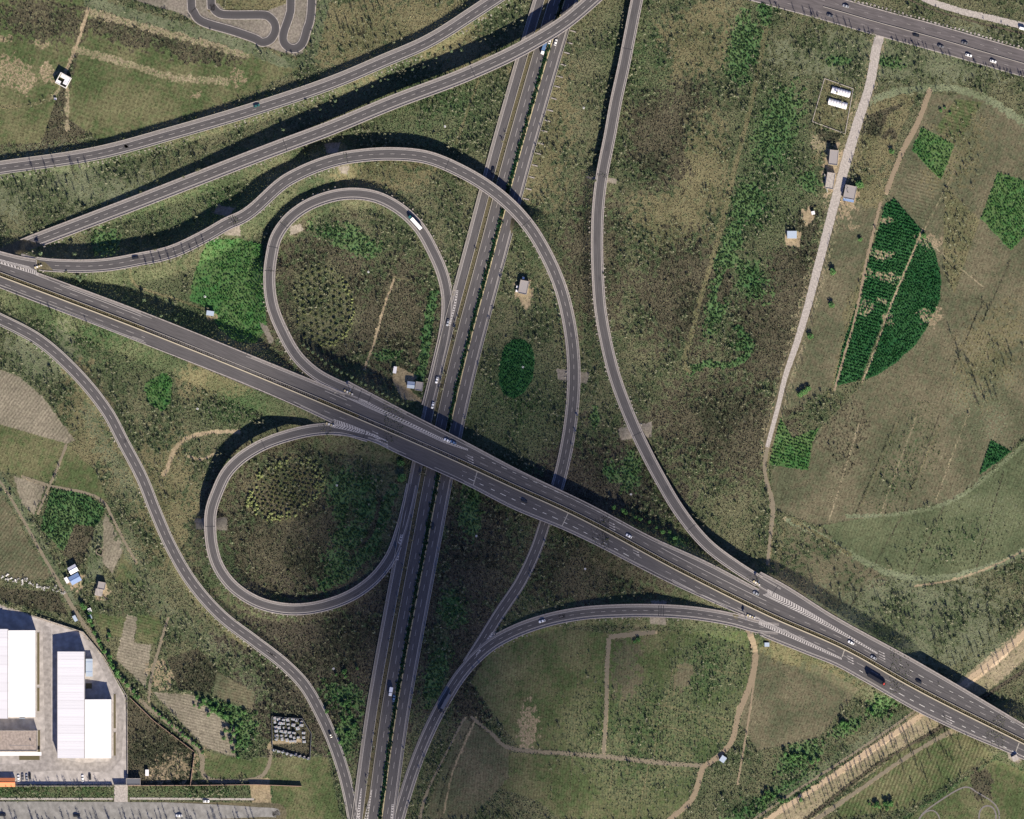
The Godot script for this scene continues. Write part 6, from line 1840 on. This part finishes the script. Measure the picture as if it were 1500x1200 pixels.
func ground_cover() -> void:
	var r := RandomNumberGenerator.new()
	r.seed = 909
	var pal := palette()
	var sets := {}
	for k in 3: sets[k] = [[], []]
	var step := 2.0                      # one square metre
	var y := -40.0
	while y < 1240.0:
		var x := -40.0
		while x < 1540.0:
			var px := x + r.randf() * step
			var py := y + r.randf() * step
			x += step
			var at := (int(py) - Y0) * W + int(px) - X0
			var k := cover[at]
			if not TUFTS.has(k): continue
			var q: Array = TUFTS[k]
			if r.randf() > q[0] * (0.55 + 0.9 * fine[at] / 255.0): continue
			var c := land_colour(int(px), int(py), pal)
			if rowdir[at]:
				var s := row_shade(px, py, rowdir[at])
				if s < 0.98 and r.randf() < 0.75: continue
				c = c * s
			c = c * (1.42 + r.randf_range(-q[3], q[3]) * 1.3)
			c.a = 1.0
			var sz: float = r.randf_range(0.6, 1.35)
			var t := Transform3D(Basis(Vector3.UP, r.randf() * TAU).scaled(Vector3(q[1] * sz, q[2] * sz * r.randf_range(0.7, 1.4), q[1] * sz)), P(px, py, ground_at(px, py)))
			var which := r.randi() % 3
			sets[which][0].append(t)
			sets[which][1].append(c)
		y += step
	for k in 3: scatter("rough_grass", ["coarse tufted grass and weeds over the open ground", "taller seeding grass mixed through the open ground", "low broad weeds mixed through the open ground"][k], tuft_mesh(r, 5 + k), sets[k][0], sets[k][1], M.leaf)
	# crops and bushes: leafier plants, one mass for each plot
	var leafy := clump(r, 16, 0.5, 0.9, 0.30, Color(0.85, 0.85, 0.85), Color(1.15, 1.15, 1.15), 0.0)
	for p in plots():
		var poly := V(p.at)
		var list := []
		var tones := []
		grow(poly, p.kind, r, pal, list, tones, (0.62 if p.kind == DARKCROP else 0.5) if p.kind != BUSH else 0.35, p.dir)
		scatter("crop_plants" if p.kind != BUSH else "vegetable_plants", p.label, leafy, list, tones, M.leaf)
	var list := []
	var tones := []
	for yy in range(0, 1200, 2):
		for xx in range(0, 1500, 2):
			var px := xx + r.randf() * 2.0
			var py := yy + r.randf() * 2.0
			var at := (int(py) - Y0) * W + int(px) - X0
			var k := cover[at]
			if (k != BUSH and k != CROP) or rowdir[at] == 4 and k == CROP and not (px > 470 and px < 570 and py > 690) or r.randf() > 0.5: continue
			if px > 1120 and px < 1205 and py > 600 and py < 692: continue
			if px > 50 and px < 160 and py > 710 and py < 812: continue
			var tone: Array = PLANTS[k]
			var c: Color = tone[0].lerp(tone[1], clampf(coarse[at] / 255.0 + r.randf_range(-0.5, 0.5), 0.0, 1.0)) * r.randf_range(0.65, 1.4)
			c.a = 1.0
			var sz := r.randf_range(0.7, 1.7)
			list.append(Transform3D(Basis(Vector3.UP, r.randf() * TAU).scaled(Vector3(1.1, 1.0, 1.1) * sz), P(px, py, ground_at(px, py) - 0.1)))
			tones.append(c)
	scatter("green_undergrowth", "bright green brambles and self sown bushes in irregular patches", leafy, list, tones, M.leaf)
	# thin self sown saplings and tall dead stalks: the long fine shadows that streak the rough land
	var stalk := MB.new()
	stalk.tint = Color(0.8, 0.8, 0.8)
	stalk.tube(Vector3(0, -0.2, 0), Vector3(0.1, 2.5, 0.05), 0.07, 0.03, 3)
	for q in 18:
		var f := r.randf_range(0.25, 1.0)
		var c := Vector3(r.randfn() * 0.34 * (1.4 - f), 2.6 * f, r.randfn() * 0.34 * (1.4 - f))
		var e := Vector3(r.randfn(), r.randfn() * 0.5, r.randfn()).normalized() * 0.28
		stalk.tint = Color.WHITE * r.randf_range(0.8, 1.2)
		stalk.flat(c - e, c + e, c + Vector3(r.randfn() * 0.2, 0.42, r.randfn() * 0.2))
	list = []
	tones = []
	for q in 90000:
		var px := r.randf_range(-30, 1530)
		var py := r.randf_range(-30, 1230)
		var at := (int(py) - Y0) * W + int(px) - X0
		var k := cover[at]
		if not (k in [ROUGH, LUSH, SCRUB, SHADEBROWN, TEAL, DRY]): continue
		if k == DRY and r.randf() < 0.5: continue
		if r.randf() > clampf((coarse[at] / 255.0 - 0.42) * 3.2, 0.02, 0.62) or ground_at(px, py) > 0.3: continue
		if (k == SCRUB or k == SHADEBROWN) and r.randf() < 0.45: continue
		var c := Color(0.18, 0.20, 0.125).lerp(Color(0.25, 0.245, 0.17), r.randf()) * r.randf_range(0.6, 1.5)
		if k == SCRUB or k == SHADEBROWN: c = c * 0.7
		c.a = 1.0
		var sz := r.randf_range(0.5, 1.35)
		list.append(Transform3D(Basis(Vector3.UP, r.randf() * TAU).scaled(Vector3(sz * 1.2, sz, sz * 1.2)), P(px, py, ground_at(px, py))))
		tones.append(c)
	scatter("tall_weeds", "tall thin weeds and seedlings casting fine long shadows over the rough land", stalk.mesh(), list, tones, M.leaf)
	# wild bushes of all sizes in loose drifts
	list = []
	tones = []
	for q in 26000:
		var px := r.randf_range(-30, 1530)
		var py := r.randf_range(-30, 1230)
		var at := (int(py) - Y0) * W + int(px) - X0
		var k := cover[at]
		if not (k in [ROUGH, LUSH, SCRUB, SHADEBROWN, TEAL]) or fine[at] < 140 or r.randf() > 0.42: continue
		var c := Color(0.09, 0.112, 0.058).lerp(Color(0.165, 0.172, 0.098), r.randf()) * r.randf_range(0.7, 1.35)
		if k == SHADEBROWN: c = c * 0.75
		c.a = 1.0
		var sz := r.randf_range(0.7, 1.25) if r.randf() < 0.85 else r.randf_range(1.4, 2.6)
		list.append(Transform3D(Basis(Vector3.UP, r.randf() * TAU).scaled(Vector3(sz, sz * 0.85, sz)), P(px, py, ground_at(px, py) - 0.05)))
		tones.append(c)
	scatter("wild_bushes", "grey green wild bushes of all sizes in loose drifts over the rough land", leafy, list, tones, M.leaf)
	# loose pale stones and markers along the feet of the banks
	var block := MB.new()
	block.box(Vector3(0, 0.1, 0), Vector3(0.9, 0.5, 0.7))
	list = []
	tones = []
	for b in [["top", 1, 3.5], ["long", 1, 3.0], ["curve", 1, 2.5], ["upper_loop", -1, 2.6], ["lower_loop", -1, 2.6], ["east", -1, 2.6], ["east", 1, 2.6], ["west_ramp", 1, 2.5], ["south_ramp", -1, 2.6], ["top", 1, 6.5]]:
		var bd: Dictionary = roads[b[0]]
		var run := 0.0
		for i in bd.p.size():
			if bd.b[i] or bd.s[i] < run or bd.h[i] < 0.6: continue
			run = bd.s[i] + r.randf_range(1.6, 4.5)
			if coarse[(int(clampf(bd.p[i].y, 0, 1200)) - Y0) * W + int(clampf(bd.p[i].x, 0, 1500)) - X0] < 105: continue
			var p: Vector2 = bd.p[i] + bd.n[i] * b[1] * (bd.half + b[2] + r.randf_range(-0.8, 1.6))
			list.append(Transform3D(Basis(Vector3.UP, r.randf() * TAU).scaled(Vector3.ONE * r.randf_range(0.7, 1.5)), P(p.x, p.y, ground_at(p.x, p.y))))
			tones.append(Color(0.26, 0.24, 0.20) * r.randf_range(0.7, 1.3))
	scatter("pitching_stones", "loose pale pitching stones along the shoulders of the road banks", block.mesh(), list, tones, M.leaf)
	# the hedge in the median of the trunk road and the planted strip of the motorway
	list = []
	tones = []
	var d: Dictionary = roads.trunk
	for i in d.p.size():
		for q in 6:
			if r.randf() < 0.12: continue
			var p: Vector2 = d.p[i] + d.n[i] * r.randf_range(-2.2, 2.4) + Vector2(r.randfn(), r.randfn())
			list.append(Transform3D(Basis(Vector3.UP, r.randf() * TAU).scaled(Vector3.ONE * r.randf_range(0.9, 1.7)), P(p.x, p.y, 0.4)))
			tones.append(Color(0.018, 0.062, 0.03) * r.randf_range(0.6, 1.5))
	scatter("median_hedge", "dark green clipped hedge in the median of the trunk road", leafy, list, tones, M.leaf)
	list = []
	tones = []
	d = roads.median
	for i in d.p.size():
		for q in 3:
			var p: Vector2 = d.p[i] + d.n[i] * r.randf_range(-4.8, -1.2)
			list.append(Transform3D(Basis(Vector3.UP, r.randf() * TAU).scaled(Vector3.ONE * r.randf_range(0.5, 0.9)), P(p.x, p.y, d.h[i])))
			tones.append(Color(0.085, 0.075, 0.04) * r.randf_range(0.6, 1.3))
	scatter("median_shrubs", "low brown shrubbery between the two median barriers of the motorway", leafy, list, tones, M.leaf)

func grow(poly: PackedVector2Array, kind: int, r: RandomNumberGenerator, pal: Array, list: Array, tones: Array, share: float, dir: int) -> void:
	var lo := poly[0]
	var hi := poly[0]
	for p in poly:
		lo = lo.min(p)
		hi = hi.max(p)
	var y := lo.y
	while y < minf(hi.y, 1240):
		var x := lo.x
		while x < minf(hi.x, 1540):
			var px := x + r.randf() * 1.3
			var py := y + r.randf() * 1.3
			x += 1.3
			var at := (clampi(int(py), Y0, Y0 + H - 1) - Y0) * W + clampi(int(px), X0, X0 + W - 1) - X0
			if cover[at] != kind or not Geometry2D.is_point_in_polygon(Vector2(px, py), poly) or r.randf() > share: continue
			if dir and row_shade(px, py, dir) < 0.96 and r.randf() < 0.85: continue
			if kind == CROP and fine[at] < 108 and r.randf() < 0.5: continue
			if px > 270 and px < 330 and py > 350 and py < 480 and r.randf() < (330 - px) / 70.0: continue
			var tone: Array = PLANTS[kind]
			var c: Color = tone[0].lerp(tone[1], clampf(coarse[at] / 255.0 + r.randf_range(-0.45, 0.45), 0.0, 1.0)) * r.randf_range(0.7, 1.35)
			c.a = 1.0
			var sz := r.randf_range(0.7, 1.4)
			list.append(Transform3D(Basis(Vector3.UP, r.randf() * TAU).scaled(Vector3(0.85, 1.1, 0.85) * sz), P(px, py, ground_at(px, py))))
			tones.append(c)
		y += 1.3

# ------------------------------------------------------------------ build
func _ready() -> void:
	rng.seed = 4
	light_and_lens()
	materials()
	mat("dark_soil", lin(0.075, 0.062, 0.042), 1.0)
	var streak2 := noise_tex(19, 0.02, 4, Color(0.82, 0.82, 0.82), Color(1, 1, 1), 512, 0.4)
	worn("tyre_worn", lin(0.074, 0.070, 0.072), streak2, Vector3(0.2, 0.01, 1))
	mat("hatch_paint", lin(0.40, 0.375, 0.36), 0.8)
	world_worn("yard_worn", lin(0.31, 0.285, 0.268), noise_tex(17, 0.015, 5, Color(0.8, 0.8, 0.8), Color(1, 1, 1), 512, 0.4), 0.03)
	grow_cover()
	lay_out_roads()
	surveying = true
	lanes()
	surveying = false
	embank()
	ground()
	motorway()
	trunk_road()
	ramps()
	highway()
	lanes()
	buildings()
	walls()
	vegetation()
	ground_cover()
	traffic()
	small_things()
	shade_clouds()
